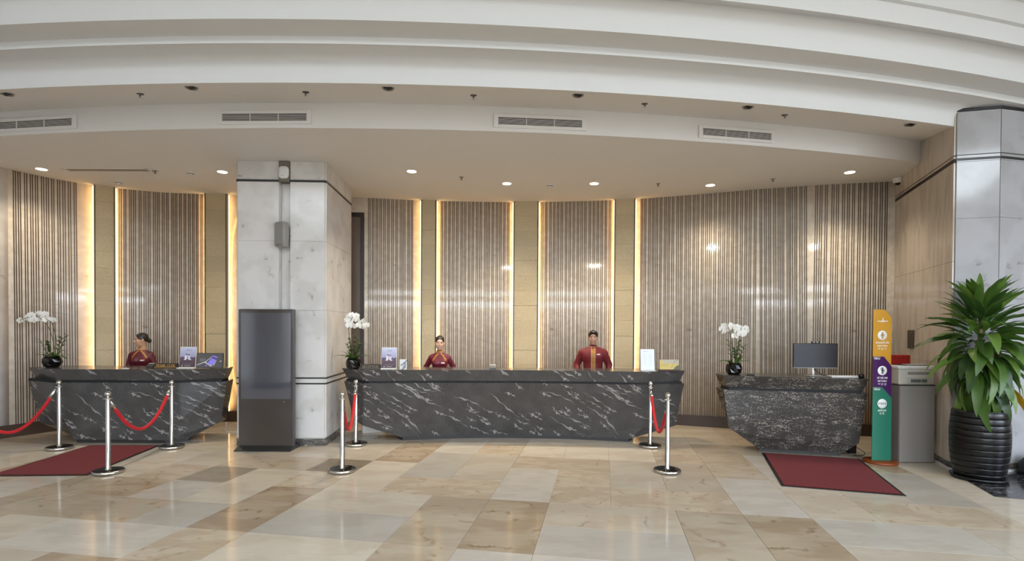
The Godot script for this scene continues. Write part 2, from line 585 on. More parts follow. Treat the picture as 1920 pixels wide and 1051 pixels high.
func shell() -> void:
	# the hall behind the camera: a closed room whose glazed fronts let the daylight in
	var st := mb()
	box(st, Vector3(-9.0, 2.9, 0.9), Vector3(0.3, 5.8, 18.6))
	structure(obj("wall_left", st, M.plaster, self), "plain pale side wall of the lobby, left of the slatted wall")
	st = mb()
	for q in [[Vector3(1.0, 0.15, 9.15), Vector3(20.3, 0.3, 0.3)], [Vector3(1.0, 5.0, 9.15), Vector3(20.3, 1.6, 0.3)], [Vector3(-5.6, 2.25, 9.15), Vector3(7.1, 3.9, 0.3)], [Vector3(8.6, 2.25, 9.15), Vector3(5.1, 3.9, 0.3)]]:
		box(st, q[0], q[1])
	structure(obj("wall_front", st, M.plaster, self), "pale entrance wall of the lobby behind the viewer")
	st = mb()
	for q in [[Vector3(11.15, 0.15, 0.9), Vector3(0.3, 0.3, 16.5)], [Vector3(11.15, 5.5, 0.9), Vector3(0.3, 0.6, 16.5)], [Vector3(11.15, 2.75, -4.6), Vector3(0.3, 4.9, 5.5)], [Vector3(11.15, 2.75, 8.8), Vector3(0.3, 4.9, 0.7)], [Vector3(11.15, 2.75, 3.2), Vector3(0.3, 4.9, 0.9)]]:
		box(st, q[0], q[1])
	structure(obj("wall_entrance", st, M.plaster, self), "pale wall with the glazed openings on the column side of the lobby")
	st = mb()
	box(st, Vector3(9.0, 2.9, -7.5), Vector3(4.4, 5.8, 0.3))
	structure(obj("wall_return", st, M.plaster, self), "plain return wall beyond the marble column")
	# window frames
	for w in [[Vector3(2.0, 2.25, 9.15), 8.1, 0.0, 3.9], [Vector3(11.15, 2.75, 0.45), 4.6, PI / 2, 4.9], [Vector3(11.15, 2.75, 6.05), 4.8, PI / 2, 4.9]]:
		st = mb()
		for k in 5:
			box(st, Vector3(lerpf(-w[1] / 2 + 0.04, w[1] / 2 - 0.04, k / 4.0), 0, 0), Vector3(0.07, w[3], 0.1))
		for y in [-0.5, 0.0, 0.5]:
			box(st, Vector3(0, y * (w[3] - 0.07), 0), Vector3(w[1], 0.07, 0.1))
		var o := obj("window", st, M.dark_grey, self, w[0])
		o.rotation.y = w[2]
		structure(o, "tall dark framed glazed opening in the lobby front")
	for q in [Vector3(-6.9, 0, 0.6), Vector3(-7.6, 0, 3.8), Vector3(3.4, 0, 6.5)]:
		var col := base("column", q)
		structure(col, "round pale column of the lobby behind the viewer")
		st = mb(true)
		lathe(st, [Vector2(0.52, 0.14), Vector2(0.52, 5.8)], 32)
		obj("shaft", st, M.white_marble, col)
		st = mb(true)
		lathe(st, [Vector2(0.56, 0.0), Vector2(0.56, 0.13), Vector2(0.52, 0.14)], 32)
		obj("foot", st, M.black_line, col)
	# luminous panels in the upper ceiling of the hall
	for k in 3:
		var at := Vector3(-5.0 + 5.6 * k, 5.78, 3.4)
		st = mb()
		box(st, Vector3.ZERO, Vector3(4.2, 0.03, 5.2), 0.004)
		var lp := obj("ceiling_light", st, glow(Color(0.95, 0.98, 1.0), 1.6), self, at)
		structure(lp, "large luminous panel in the upper ceiling of the lobby")
		var al := AreaLight3D.new()
		al.name = numbered("panel_light")
		al.area_size = Vector2(4.0, 5.0)
		al.light_color = Color(0.90, 0.955, 1.0)
		al.light_energy = [30.0, 42.0, 54.0][k]
		al.area_range = 30.0
		al.shadow_enabled = true
		add_child(al, true)
		al.position = at + Vector3(0, -0.03, 0)
		al.rotation.x = -PI / 2
	# the floor slab under the tiles
	st = mb()
	box(st, Vector3(1.0, -0.156, -0.7), Vector3(20.6, 0.30, 20.2))
	structure(obj("floor", st, M.joint, self), "polished beige and tan marble floor laid in large slabs").name = "floor"


func back_wall() -> void:
	var st := mb(true)
	var e := wall_s[wall_s.size() - 1]
	wall_run(st, 0.0, e, -0.0, 4.3, -0.25, 0.0)
	var wall: Node3D = structure(obj("wall_back", st, M.cream_marble, self), "curved wall of cream marble with slim dark vertical strips")
	st = mb(true)
	wall_run(st, 0.0, 3.2, 0.19, LOW + 0.05, -0.02, 0.006)
	obj("white_marble_facing", st, M.white_marble, wall)
	# slim dark strips, in pairs that open towards the floor
	var strip := mb()
	box(strip, Vector3.ZERO, Vector3(0.0115, 1.0, 0.008))
	strip.generate_normals()
	var sm := strip.commit()
	for p in [[3.255, 4.10, 12, 1.0, 0.012], [4.63, 5.975, 19, -0.25, 0.0], [8.85, 9.70, 12, 0.6, 0.0], [10.17, 11.50, 18, -0.35, 0.0], [12.06, 13.38, 18, 0.45, 0.0], [13.87, 15.83, 28, 0.8, 0.0], [15.85, 16.58, 11, 0.9, 0.045], [16.68, 17.78, 14, 0.5, -0.02]]:
		var pitch: float = (p[1] - p[0]) / p[2]
		for k in p[2]:
			var s: float = p[0] + pitch * (k + 0.12 + rng.randf_range(-0.12, 0.12))
			var open: float = pitch * 0.5 * rng.randf_range(0.75, 1.1)
			for side in 2:
				var top := s + side * 0.027
				var f: float = p[3]
				var low: float = s + p[4] + (side * open if f > 0 else side * 0.027 - (1 - side) * (open - 0.027)) + f * 0.012 * rng.randf()
				low = lerpf(s + side * 0.027 + p[4], low, absf(f) if absf(f) > 0.7 else 0.8)
				var a := on_wall(low, 0.19, 0.004)
				var b := on_wall(top, LOW + 0.02, 0.004)
				var n := wall_normal(s)
				var y := (b - a).normalized()
				var x := y.cross(n).normalized()
				var z := x.cross(y)
				inst("strip", sm, M.bronze, wall, Transform3D(Basis(x, y * (b - a).length(), z), (a + b) / 2))
	# dark skirting
	st = mb()
	for r in [[0.0, 7.6], [8.80, 17.9]]:
		wall_run(st, r[0], r[1], 0.0, 0.19, 0.0, 0.02)
	structure(obj("baseboard_back", st, M.skirting, self), "dark brown skirting along the curved slatted wall")
	# pilasters of rough stone blocks with a bronze edge and a lamp strip on either side
	var spans := [[4.302, 4.584], [6.005, 6.383], [9.819, 10.095], [11.545, 12.006], [13.418, 13.782]]
	var words := ["narrow rough beige stone pilaster nearest the far left orchid", "rough beige stone pilaster just left of the white marble pillar", "narrow rough beige stone pilaster just left of the woman at the long counter", "wide rough beige stone pilaster between the two staff of the long counter", "rough beige stone pilaster just right of the man at the long counter"]
	for i in 5:
		var s0: float = spans[i][0]
		var s1: float = spans[i][1]
		var sm2 := (s0 + s1) / 2
		var n := wall_normal(sm2)
		var tg := wall_tangent(sm2)
		var pil := base("pilaster", on_wall(sm2))
		structure(pil, words[i], "pilaster")
		var bs := Basis(tg, Vector3.UP, n)
		pil.basis = bs
		var w := s1 - s0
		st = mb()
		for sd in [-1, 1]:
			box(st, Vector3(sd * (w / 2 - 0.007), (LOW + 0.19) / 2, 0.03), Vector3(0.014, LOW - 0.19 + 0.06, 0.085))
		obj("edge_channel", st, M.dark_bronze, pil)
		var blk := mb()
		box(blk, Vector3.ZERO, Vector3(w - 0.03, 0.277, 0.06), 0.003)
		blk.generate_normals()
		var bm := blk.commit()
		for k in 14:
			inst("stone_block", bm, M["rough_stone_%d" % ((k * 7 + i * 2) % 3)], pil, Transform3D(Basis(), Vector3(0, 0.19 + 0.139 + k * 0.2783, 0.036 + 0.003 * ((k * 5 + i) % 3))))
	# lamp strips
	var led := mb()
	box(led, Vector3.ZERO, Vector3(0.013, 3.88, 0.014), 0.003)
	led.generate_normals()
	var lm := led.commit()
	var k := 0
	for i in 5:
		for sd in [-1, 1]:
			var s: float = spans[i][0] - 0.016 if sd < 0 else spans[i][1] + 0.016
			var n := wall_normal(s)
			var tg := wall_tangent(s)
			var o := inst("light_strip", lm, M.led, self, Transform3D(Basis(tg, Vector3.UP, n), on_wall(s, 2.13, 0.010)))
			o.name = numbered("light_strip")
			var which := "left" if sd < 0 else "right"
			tag(o, "glowing warm light strip along the %s edge of the %s" % [which, ["pilaster nearest the far left orchid", "pilaster beside the white pillar", "pilaster left of the woman", "wide pilaster between staff", "pilaster right of the man"][i]], "light", "light strips beside the stone pilasters")
			var al := AreaLight3D.new()
			al.name = numbered("strip_glow")
			al.area_size = Vector2(0.02, 3.86)
			al.light_color = Color(1.0, 0.77, 0.46)
			al.light_energy = 0.38
			al.area_range = 12.0
			al.shadow_enabled = true
			add_child(al, true)
			var towards: Vector3 = (tg * sd * 0.8 - n * 0.28).normalized()
			al.transform = Transform3D(Basis.looking_at(towards, Vector3.UP), on_wall(s + sd * 0.012, 2.13, 0.05))
			k += 1
	# tall doorway between the pillar and the slatted wall
	var door := base("door_1")
	structure(door, "tall dark doorway between the marble pillar and the slatted wall")
	st = mb()
	wall_run(st, 7.65, 8.73, 0.0, 3.73, 0.0, 0.02)
	obj("door_leaf", st, M.door_leaf, door)
	st = mb()
	wall_run(st, 8.725, 8.79, 0.0, 3.80, 0.0, 0.05)
	wall_run(st, 7.60, 8.79, 3.72, 3.80, 0.0, 0.05)
	wall_run(st, 7.60, 7.67, 0.0, 3.80, 0.0, 0.05)
	obj("door_frame", st, M.dark_bronze, door)


func slab_face(parent: Node, mat: Material, a: Vector2, b: Vector2, rows: Array, thick := 0.02, gap := 0.002) -> void:   # marble slabs hung on a plane from a to b, facing the left of a > b seen from above
	var d := (b - a).normalized()
	var n := Vector3(-d.y, 0, d.x)
	var w := a.distance_to(b)
	for r in rows.size() - 1:
		var st := mb()
		var h: float = rows[r + 1] - rows[r]
		box(st, Vector3.ZERO, Vector3(w - gap, h - gap, thick), 0.0015)
		var m := (a + b) / 2
		st.generate_normals()
		inst("marble_slab", st.commit(), mat, parent, Transform3D(Basis(Vector3(d.x, 0, d.y), Vector3.UP, n), Vector3(m.x, (rows[r] + rows[r + 1]) / 2, m.y) + n * thick / 2))


func line_face(parent: Node, n: String, mat: Material, pts: Array, ys: Array, out := 0.023) -> void:   # level bands that run round several faces
	for y in ys:
		var st := mb()
		for i in pts.size() - 1:
			var a: Vector2 = pts[i]
			var b: Vector2 = pts[i + 1]
			var d := (b - a).normalized()
			var nn := Vector3(-d.y, 0, d.x)
			var m := (a + b) / 2
			box(st, Vector3(m.x, (y[0] + y[1]) / 2, m.y) + nn * out / 2, Vector3(a.distance_to(b) + out * 0.8, y[1] - y[0], out), 0.0, Basis(Vector3(d.x, 0, d.y), Vector3.UP, nn))
		obj(n, st, mat, parent)


func pillar() -> void:
	var p := base("pillar")
	structure(p, "square white marble pillar with a grooved front behind the dark kiosk", "pillar")
	var st := mb()
	var fl := Vector2(-3.93, -7.66)
	var fr := Vector2(-2.70, -7.70)
	var br := Vector2(-2.77, -9.12)
	var bl := Vector2(-3.95, -9.12)
	var c0 := Vector2(-3.35, -7.68)
	var c1 := Vector2(-3.19, -7.685)
	prism(st, PackedVector2Array([fl, c0, c0 + Vector2(0, -0.1), c1 + Vector2(0, -0.1), c1, fr, br, bl]), 0.0, LOW + 0.1)
	obj("core", st, M.white_marble, p)
	var rows := [0.115, 0.885, 1.02, 1.95, 2.94, 3.785, 3.83, LOW]
	var low := [0.115, 0.89, 0.99, 1.95, 2.94, 3.785, 3.83, LOW]
	slab_face(p, M.white_marble, fl, c0, low)
	slab_face(p, M.white_marble, c1, fr, low)
	slab_face(p, M.white_marble, fr, br, low)
	slab_face(p, M.white_marble, bl, fl, low)
	slab_face(p, M.white_marble, c0 + Vector2(0.0, -0.1), c1 + Vector2(0.0, -0.1), [0.115, 2.94, 3.785, 3.83, LOW])
	line_face(p, "black_band", M.black_line, [bl, fl, c0], [[3.785, 3.815]])
	line_face(p, "black_band", M.black_line, [c0 + Vector2(0, -0.1), c1 + Vector2(0, -0.1)], [[3.785, 3.815]])
	line_face(p, "black_band", M.black_line, [c1, fr, br], [[3.785, 3.815]])
	line_face(p, "black_band", M.black_line, [bl, fl, c0], [[0.885, 0.905], [0.965, 0.985]])
	line_face(p, "black_band", M.black_line, [c1, fr, br], [[0.885, 0.905], [0.965, 0.985]])
	line_face(p, "marble_base", M.base_marble, [bl, fl, c0], [[0.0, 0.10]])
	line_face(p, "marble_base", M.base_marble, [c1, fr, br], [[0.0, 0.10]])
	st = mb()
	box(st, Vector3(-2.69, 0.5, -7.69), Vector3(0.012, 0.8, 0.012))
	# round wireless unit at the top of the groove
	var u := base("access_point", Vector3(-3.27, 3.93, -7.70))
	st = mb()
	box(st, Vector3(0, 0, 0.0), Vector3(0.15, 0.30, 0.12), 0.01)
	obj("housing", st, std(Color(0.42, 0.39, 0.35), 0.6), u)
	st = mb(true)
	squircle(st, Vector3(0, -0.02, 0.062), 0.074, 0.088, 0.022)
	obj("cover", st, M.white_plastic, u)
	st = mb()
	box(st, Vector3(-0.01, -0.065, 0.085), Vector3(0.03, 0.006, 0.004))
	obj("mark", st, M.grey_plastic, u)
	tag(u, "rounded white wall unit at the top of the pillar groove", "access point")
	# loudspeaker
	var sp := base("loudspeaker", Vector3(-3.28, 3.02, -7.60), -0.28)
	st = mb(true)
	var ring := func(y: float, wd: float, dp: float) -> Array:
		var r := []
		for a in 20:
			var t := TAU * a / 20
			var cx := signf(cos(t)) * pow(absf(cos(t)), 0.35)
			var cz := signf(sin(t)) * pow(absf(sin(t)), 0.5)
			r.append(Vector3(cx * wd / 2, y, cz * dp / 2))
		return r
	loft(st, [ring.call(-0.175, 0.15, 0.09), ring.call(-0.165, 0.17, 0.11), ring.call(0.0, 0.175, 0.14), ring.call(0.165, 0.17, 0.11), ring.call(0.175, 0.15, 0.09)])
	obj("cabinet", st, M.grey_plastic, sp)
	st = mb()
	box(st, Vector3(0, 0.0, 0.066), Vector3(0.14, 0.30, 0.012), 0.004)
	obj("grille", st, std(Color(0.50, 0.485, 0.46), 0.8), sp)
	st = mb()
	box(st, Vector3(0.0, -0.155, 0.075), Vector3(0.02, 0.008, 0.006))
	obj("badge", st, M.dark_grey, sp)
	st = mb(true)
	tube(st, [Vector3(0.0, 0.0, -0.05), Vector3(0.03, 0.0, -0.13)], 0.018)
	obj("bracket", st, M.grey_plastic, sp)
	tag(sp, "small grey loudspeaker mounted halfway up the pillar groove", "loudspeaker")


func squircle(st: SurfaceTool, c: Vector3, rx: float, ry: float, dp: float) -> void:   # a softly rounded cushion facing +Z
	var n := 28
	var rings := []
	for f in [[1.0, 0.0], [1.0, 0.55], [0.93, 0.9], [0.6, 1.0], [0.0, 1.0]]:
		var r := []
		for k in n:
			var t := TAU * k / n
			r.append(c + Vector3(signf(cos(t)) * pow(absf(cos(t)), 0.6) * rx * f[0], signf(sin(t)) * pow(absf(sin(t)), 0.6) * ry * f[0], dp * f[1]))
		rings.append(r)
	for i in rings.size() - 1:
		for k in n:
			var a: Vector3 = rings[i][k]
			var b: Vector3 = rings[i][(k + 1) % n]
			var d: Vector3 = rings[i + 1][(k + 1) % n]
			var e: Vector3 = rings[i + 1][k]
			tri(st, a, b, d)
			if i < rings.size() - 2:
				tri(st, a, d, e)


func column_and_side_wall() -> void:
	var w := base("wall_right")
	structure(w, "cream marble side wall running from the slatted wall to the white column")
	var a := Vector2(5.40, -6.53)
	var b := Vector2(6.17, -8.67)
	var st := mb()
	prism(st, PackedVector2Array([a + Vector2(0.03, -0.01), b + Vector2(0.06, 0.0), Vector2(7.0, -8.6), Vector2(6.95, -6.85)]), 0.0, 4.43)
	obj("core", st, M.side_marble, w)
	var q := [b, b.lerp(a, 0.30), b.lerp(a, 0.62), a]
	for i in 3:
		slab_face(w, M.side_marble, q[i], q[i + 1], [0.10, 1.3, 2.55, 3.75, 4.40], 0.02, 0.002)
	line_face(w, "black_band", M.dark_bronze, [b, a], [[3.755, 3.80]])
	line_face(w, "black_band", M.dark_bronze, [b, a], [[3.83, 3.84]])
	line_face(w, "marble_base", M.base_marble, [b, a], [[0.03, 0.10]], 0.022)
	line_face(w, "white_base_edge", M.white_plastic, [b, a], [[0.0, 0.03]], 0.028)
	var c := base("column")
	structure(c, "white marble column with angled faces behind the tall potted plant", "column")
	var f0 := a
	var f1 := Vector2(5.83, -6.42)
	var f2 := Vector2(6.95, -6.685)
	st = mb()
	prism(st, PackedVector2Array([f0, f1, f2, Vector2(6.95, -6.80), f0 + Vector2(0.05, -0.05)]), 0.0, 4.43)
	obj("core", st, M.white_marble_column, c)
	var rows := [0.10, 1.2, 2.1, 3.07, 3.755, 3.84, 4.36]
	slab_face(c, M.white_marble_column, f0, f1, rows)
	slab_face(c, M.white_marble_column, f1, f2, rows)
	line_face(c, "black_band", M.black_line, [f0, f1, f2], [[3.77, 3.80]])
	line_face(c, "black_band", M.black_line, [f0, f1, f2], [[3.832, 3.842]])
	line_face(c, "black_band", M.black_line, [f0, f1, f2], [[4.365, 4.40]])
	line_face(c, "marble_base", M.base_marble, [f0, f1, f2], [[0.03, 0.10]], 0.022)
	line_face(c, "white_base_edge", M.white_plastic, [f0, f1, f2], [[0.0, 0.03]], 0.03)
	# small metal lamp arm on the column
	var s := base("wall_bracket", Vector3(6.30, 2.99, -6.505), 0.23)
	st = mb(true)
	lathe(st, [Vector2(0, 0.0), Vector2(0.035, 0.0), Vector2(0.035, 0.012), Vector2(0, 0.012)], 16, Vector3.ZERO, Basis(Vector3.RIGHT, PI / 2))
	obj("plate", st, M.steel, s)
	st = mb(true)
	tube(st, [Vector3(0, 0, 0.01), Vector3(0, 0.02, 0.05), Vector3(0.0, 0.0, 0.09)], 0.011)
	obj("arm", st, M.bronze, s)
	st = mb(true)
	lathe(st, [Vector2(0, -0.04), Vector2(0.028, -0.035), Vector2(0.034, 0.03), Vector2(0.0, 0.04)], 16, Vector3(0, 0, 0.1))
	obj("cup", st, M.bronze, s)
	tag(s, "small bronze bracket on the white column, cut by the edge of the photo", "bracket")


func dep(b: float, x: float) -> float:   # depth of a ceiling ring at x
	return b + 0.0185 * (x + 2.2) * (x + 2.2)


func ring_strip(st: SurfaceTool, prof: Array) -> void:   # (ring base, height) pairs swept along the curve; faces down or towards the viewer
	var xs := []
	for k in 61:
		xs.append(lerpf(-8.95, 9.4, k / 60.0))
	for i in prof.size() - 1:
		for k in 60:
			var a := Vector3(xs[k], prof[i].y, -dep(prof[i].x, xs[k]))
			var b := Vector3(xs[k + 1], prof[i].y, -dep(prof[i].x, xs[k + 1]))
			var c := Vector3(xs[k + 1], prof[i + 1].y, -dep(prof[i + 1].x, xs[k + 1]))
			var d := Vector3(xs[k], prof[i + 1].y, -dep(prof[i + 1].x, xs[k]))
			quad(st, a, b, c, d)


func ceiling() -> void:
	var c := base("ceiling")
	structure(c, "stepped white ceiling of curved bands over a low warm soffit")
	# low soffit over the counters
	var st := mb()
	var pl := PackedVector2Array()
	for k in 41:
		var x := lerpf(-8.95, 9.4, k / 40.0)
		pl.append(Vector2(x, -dep(6.39, x)))
	pl.append(Vector2(9.4, -10.7))
	pl.append(Vector2(-8.95, -10.7))
	prism(st, pl, LOW, LOW + 0.04)
	obj("low_soffit", st, M.warm_plaster, c)
	st = mb(true)
	ring_strip(st, [Vector2(6.39, LOW), Vector2(6.39, 4.38)])
	obj("grille_band", st, M.warm_plaster, c)
	st = mb(true)
	ring_strip(st, [Vector2(6.39, 4.38), Vector2(5.48, 4.20)])
	obj("sloping_soffit", st, M.warm_plaster, c)
	var cove := func(b: float, y: float, h: float) -> Array:      # a face that curves over into the next soffit
		var p := [Vector2(b, y), Vector2(b, y + h * 0.35)]
		for k in 6:
			var t := (k + 1) / 6.0 * PI / 2
			p.append(Vector2(b - (1 - cos(t)) * h * 0.65, y + h * 0.35 + sin(t) * h * 0.65))
		return p
	var runs := [
		["cove_band", cove.call(5.48, 4.20, 0.22) + [Vector2(5.14, 4.42)]],
		["white_band", [Vector2(5.14, 4.42), Vector2(5.14, 4.49)]],
		["band_soffit", [Vector2(5.14, 4.49), Vector2(4.86, 4.49)]],
		["cove_band", cove.call(4.86, 4.49, 0.24) + [Vector2(4.68, 4.75)]],
		["band_soffit", [Vector2(4.68, 4.75), Vector2(4.68, 4.71), Vector2(4.60, 4.71)]],
		["white_band", [Vector2(4.60, 4.71), Vector2(4.60, 4.90)]],
		["band_soffit", [Vector2(4.60, 4.90), Vector2(4.55, 4.90)]],
		["white_band", [Vector2(4.55, 4.90), Vector2(4.55, 5.12)]],
		["band_soffit", [Vector2(4.55, 5.12), Vector2(4.20, 5.12)]],
		["white_band", [Vector2(4.20, 5.12), Vector2(4.20, 5.4)]],
		["band_soffit", [Vector2(4.20, 5.40), Vector2(3.7, 5.40)]],
		["white_band", [Vector2(3.7, 5.40), Vector2(3.7, 5.8)]],
	]
	for r in runs:
		st = mb(true)
		ring_strip(st, r[1])
		obj(r[0], st, M.plaster, c)
	# the upper slab over the whole hall and a lid over the bands
	st = mb()
	box(st, Vector3(1.0, 5.95, -0.8), Vector3(20.6, 0.3, 20.4))
	obj("upper_slab", st, M.plaster, c)
	st = mb()
	box(st, Vector3(1.0, 2.95, -10.75), Vector3(20.6, 5.9, 0.3))
	structure(obj("wall_rear", st, M.plaster, self), "structural wall behind the curved slatted wall")


# ------------------------------------------------------------------ floor
func floor_tiles() -> void:
	var yaw := 0.1707
	var bs := Basis(Vector3(cos(yaw), 0, sin(yaw)), Vector3.UP, Vector3(-sin(yaw), 0, cos(yaw)))
	var slab: Node3D = get_node("floor")
	var done := {}
	var meshes := {}
	var r := RandomNumberGenerator.new()
	r.seed = 5
	var known := [
		[0, 0, 2, 1, 0], [0, 1, 1, 2, 1], [1, 1, 1, 2, 4], [1, 3, 1, 2, 0], [2, 2, 1, 2, 0], [2, 0, 1, 2, 2], [2, -2, 1, 2, 3], [1, -2, 1, 2, 0], [-1, -1, 2, 1, 4], [-1, -2, 2, 1, 2], [-1, 0, 1, 2, 0], [-2, 2, 2, 1, 0],
		[-1, 3, 1, 2, 1], [-2, 3, 1, 2, 1], [-2, 0, 1, 2, 2], [-2, -2, 1, 2, 3], [-3, 1, 1, 2, 1], [-4, 0, 2, 1, 0], [-3, -2, 1, 2, 0], [-4, 1, 1, 2, 2], [-3, 3, 1, 1, 0], [-5, -1, 2, 1, 1], [-5, -2, 2, 1, 2], [-6, -2, 1, 2, 3], [-6, -3, 1, 1, 0],
		[-5, 0, 1, 2, 1], [-6, 0, 1, 2, 0], [3, 0, 1, 2, 4], [4, 0, 2, 1, 0], [3, -1, 2, 1, 2], [3, -2, 2, 1, 1], [5, -2, 1, 2, 1], [4, 1, 1, 2, 1], [5, 1, 1, 2, 2], [6, 0, 1, 2, 1], [3, 2, 1, 2, 2], [-7, -1, 1, 2, 1], [-8, -1, 1, 2, 2], [-7, 1, 2, 1, 0],
		[-8, -3, 2, 1, 2], [-7, -2, 1, 1, 2], [-5, -3, 2, 1, 1], [0, -3, 2, 1, 1], [-2, -3, 1, 1, 2], [2, -3, 1, 1, 3], [-9, -1, 1, 1, 3], [-9, -2, 1, 1, 0], [-9, 0, 2, 1, 0]]
	var count := 0
	var put := func(i: int, j: int, w: int, h: int, fam: int) -> void:
		var key := "%d_%d" % [w, h]
		if not meshes.has(key):
			var st := mb()
			box(st, Vector3(0, -0.005, 0), Vector3(0.596 * w - 0.002, 0.010, 0.614 * h - 0.002), 0.0012)
			st.generate_normals()
			meshes[key] = st.commit()
		var u := 0.08 + 0.596 * (i + w / 2.0)
		var v := -5.2 - 0.614 * (j + h / 2.0)
		inst("marble_tile", meshes[key], M["floor_%d_%d" % [fam, (i * 3 + j * 5 + 90) % 3]], slab, Transform3D(bs, bs * Vector3(u, 0, v)))
	for t in known:
		put.call(t[0], t[1], t[2], t[3], t[4])
		for a in t[2]:
			for b in t[3]:
				done[Vector2i(t[0] + a, t[1] + b)] = true
	var inside := func(i: int, j: int) -> bool:
		var p := bs * Vector3(0.08 + 0.596 * (i + 0.5), 0, -5.2 - 0.614 * (j + 0.5))
		return p.z < -2.7 and p.z > -10.2 and absf(p.x) < -p.z * 0.98 + 1.3 and p.x > -8.6 and p.x < 7.2
	for j in range(-6, 11):
		for i in range(-19, 16):
			if done.has(Vector2i(i, j)) or not inside.call(i, j):
				continue
			var w := 1
			var h := 1
			if r.randf() < 0.45 and not done.has(Vector2i(i + 1, j)):
				w = 2
			elif not done.has(Vector2i(i, j + 1)):
				h = 2
			for a in w:
				for b in h:
					done[Vector2i(i + a, j + b)] = true
			put.call(i, j, w, h, [0, 1, 1, 2, 2, 3, 4, 0][r.randi() % 8])
	# a border of striped dark granite at the foot of the column
	var st := mb()
	prism(st, PackedVector2Array([Vector2(5.38, -6.52), Vector2(5.17, -6.0), Vector2(4.98, -5.47), Vector2(5.25, -5.38), Vector2(7.2, -5.0), Vector2(7.2, -6.85), Vector2(5.83, -6.41)]), 0.0, 0.004)
	obj("granite_border", st, M.striped_granite, slab)


# ------------------------------------------------------------------ counters
func v3(p: Array, y: float) -> Array:
	var r := []
	for q in p:
		r.append(Vector3(q[0], q[1] if q.size() > 2 else y, q[q.size() - 1]))
	return r


func shrink(ring: Array, d: float, y: float) -> Array:
	var pl := PackedVector2Array()
	for p in ring:
		pl.append(Vector2(p.x, p.z))
	var m := Vector2.ZERO
	for p in pl:
		m += p / pl.size()
	var out := []
	for p in pl:
		var q: Vector2 = p + (m - p).normalized() * d
		q.y = p.y - d if p.y > m.y else p.y + d
		out.append(Vector3(q.x, y, q.y))
	return out


func counter(top: Array, slab_low: Array, body_top: Array, mid: Array, low: Array, h: float, mat: Material, label: String) -> void:
	var c := base("reception_counter")
	tag(c, label, "counter", "granite reception counters")
	var t := v3(top, h)
	var sl := v3(slab_low, h - 0.165)
	var st := mb()
	loft(st, [sl, shrink(sl, 0.004, h - 0.160).map(func(p): return p + Vector3(0, 0, 0.004)), t])
	obj("worktop", st, mat, c)
	var bt := v3(body_top, h - 0.195)
	st = mb()
	loft(st, [shrink(bt, 0.05, h - 0.2), shrink(bt, 0.05, h - 0.16)])
	obj("shadow_gap", st, std(Color(0.05, 0.05, 0.05), 0.7), c)
	st = mb()
	loft(st, [v3(low, 0.05), v3(mid, 0.25), bt])
	obj("body", st, mat, c)
	st = mb()
	loft(st, [shrink(v3(low, 0.0), 0.02, 0.0), shrink(v3(low, 0.0), 0.02, 0.05)])
	obj("plinth", st, std(Color(0.17, 0.16, 0.155), 0.55), c)


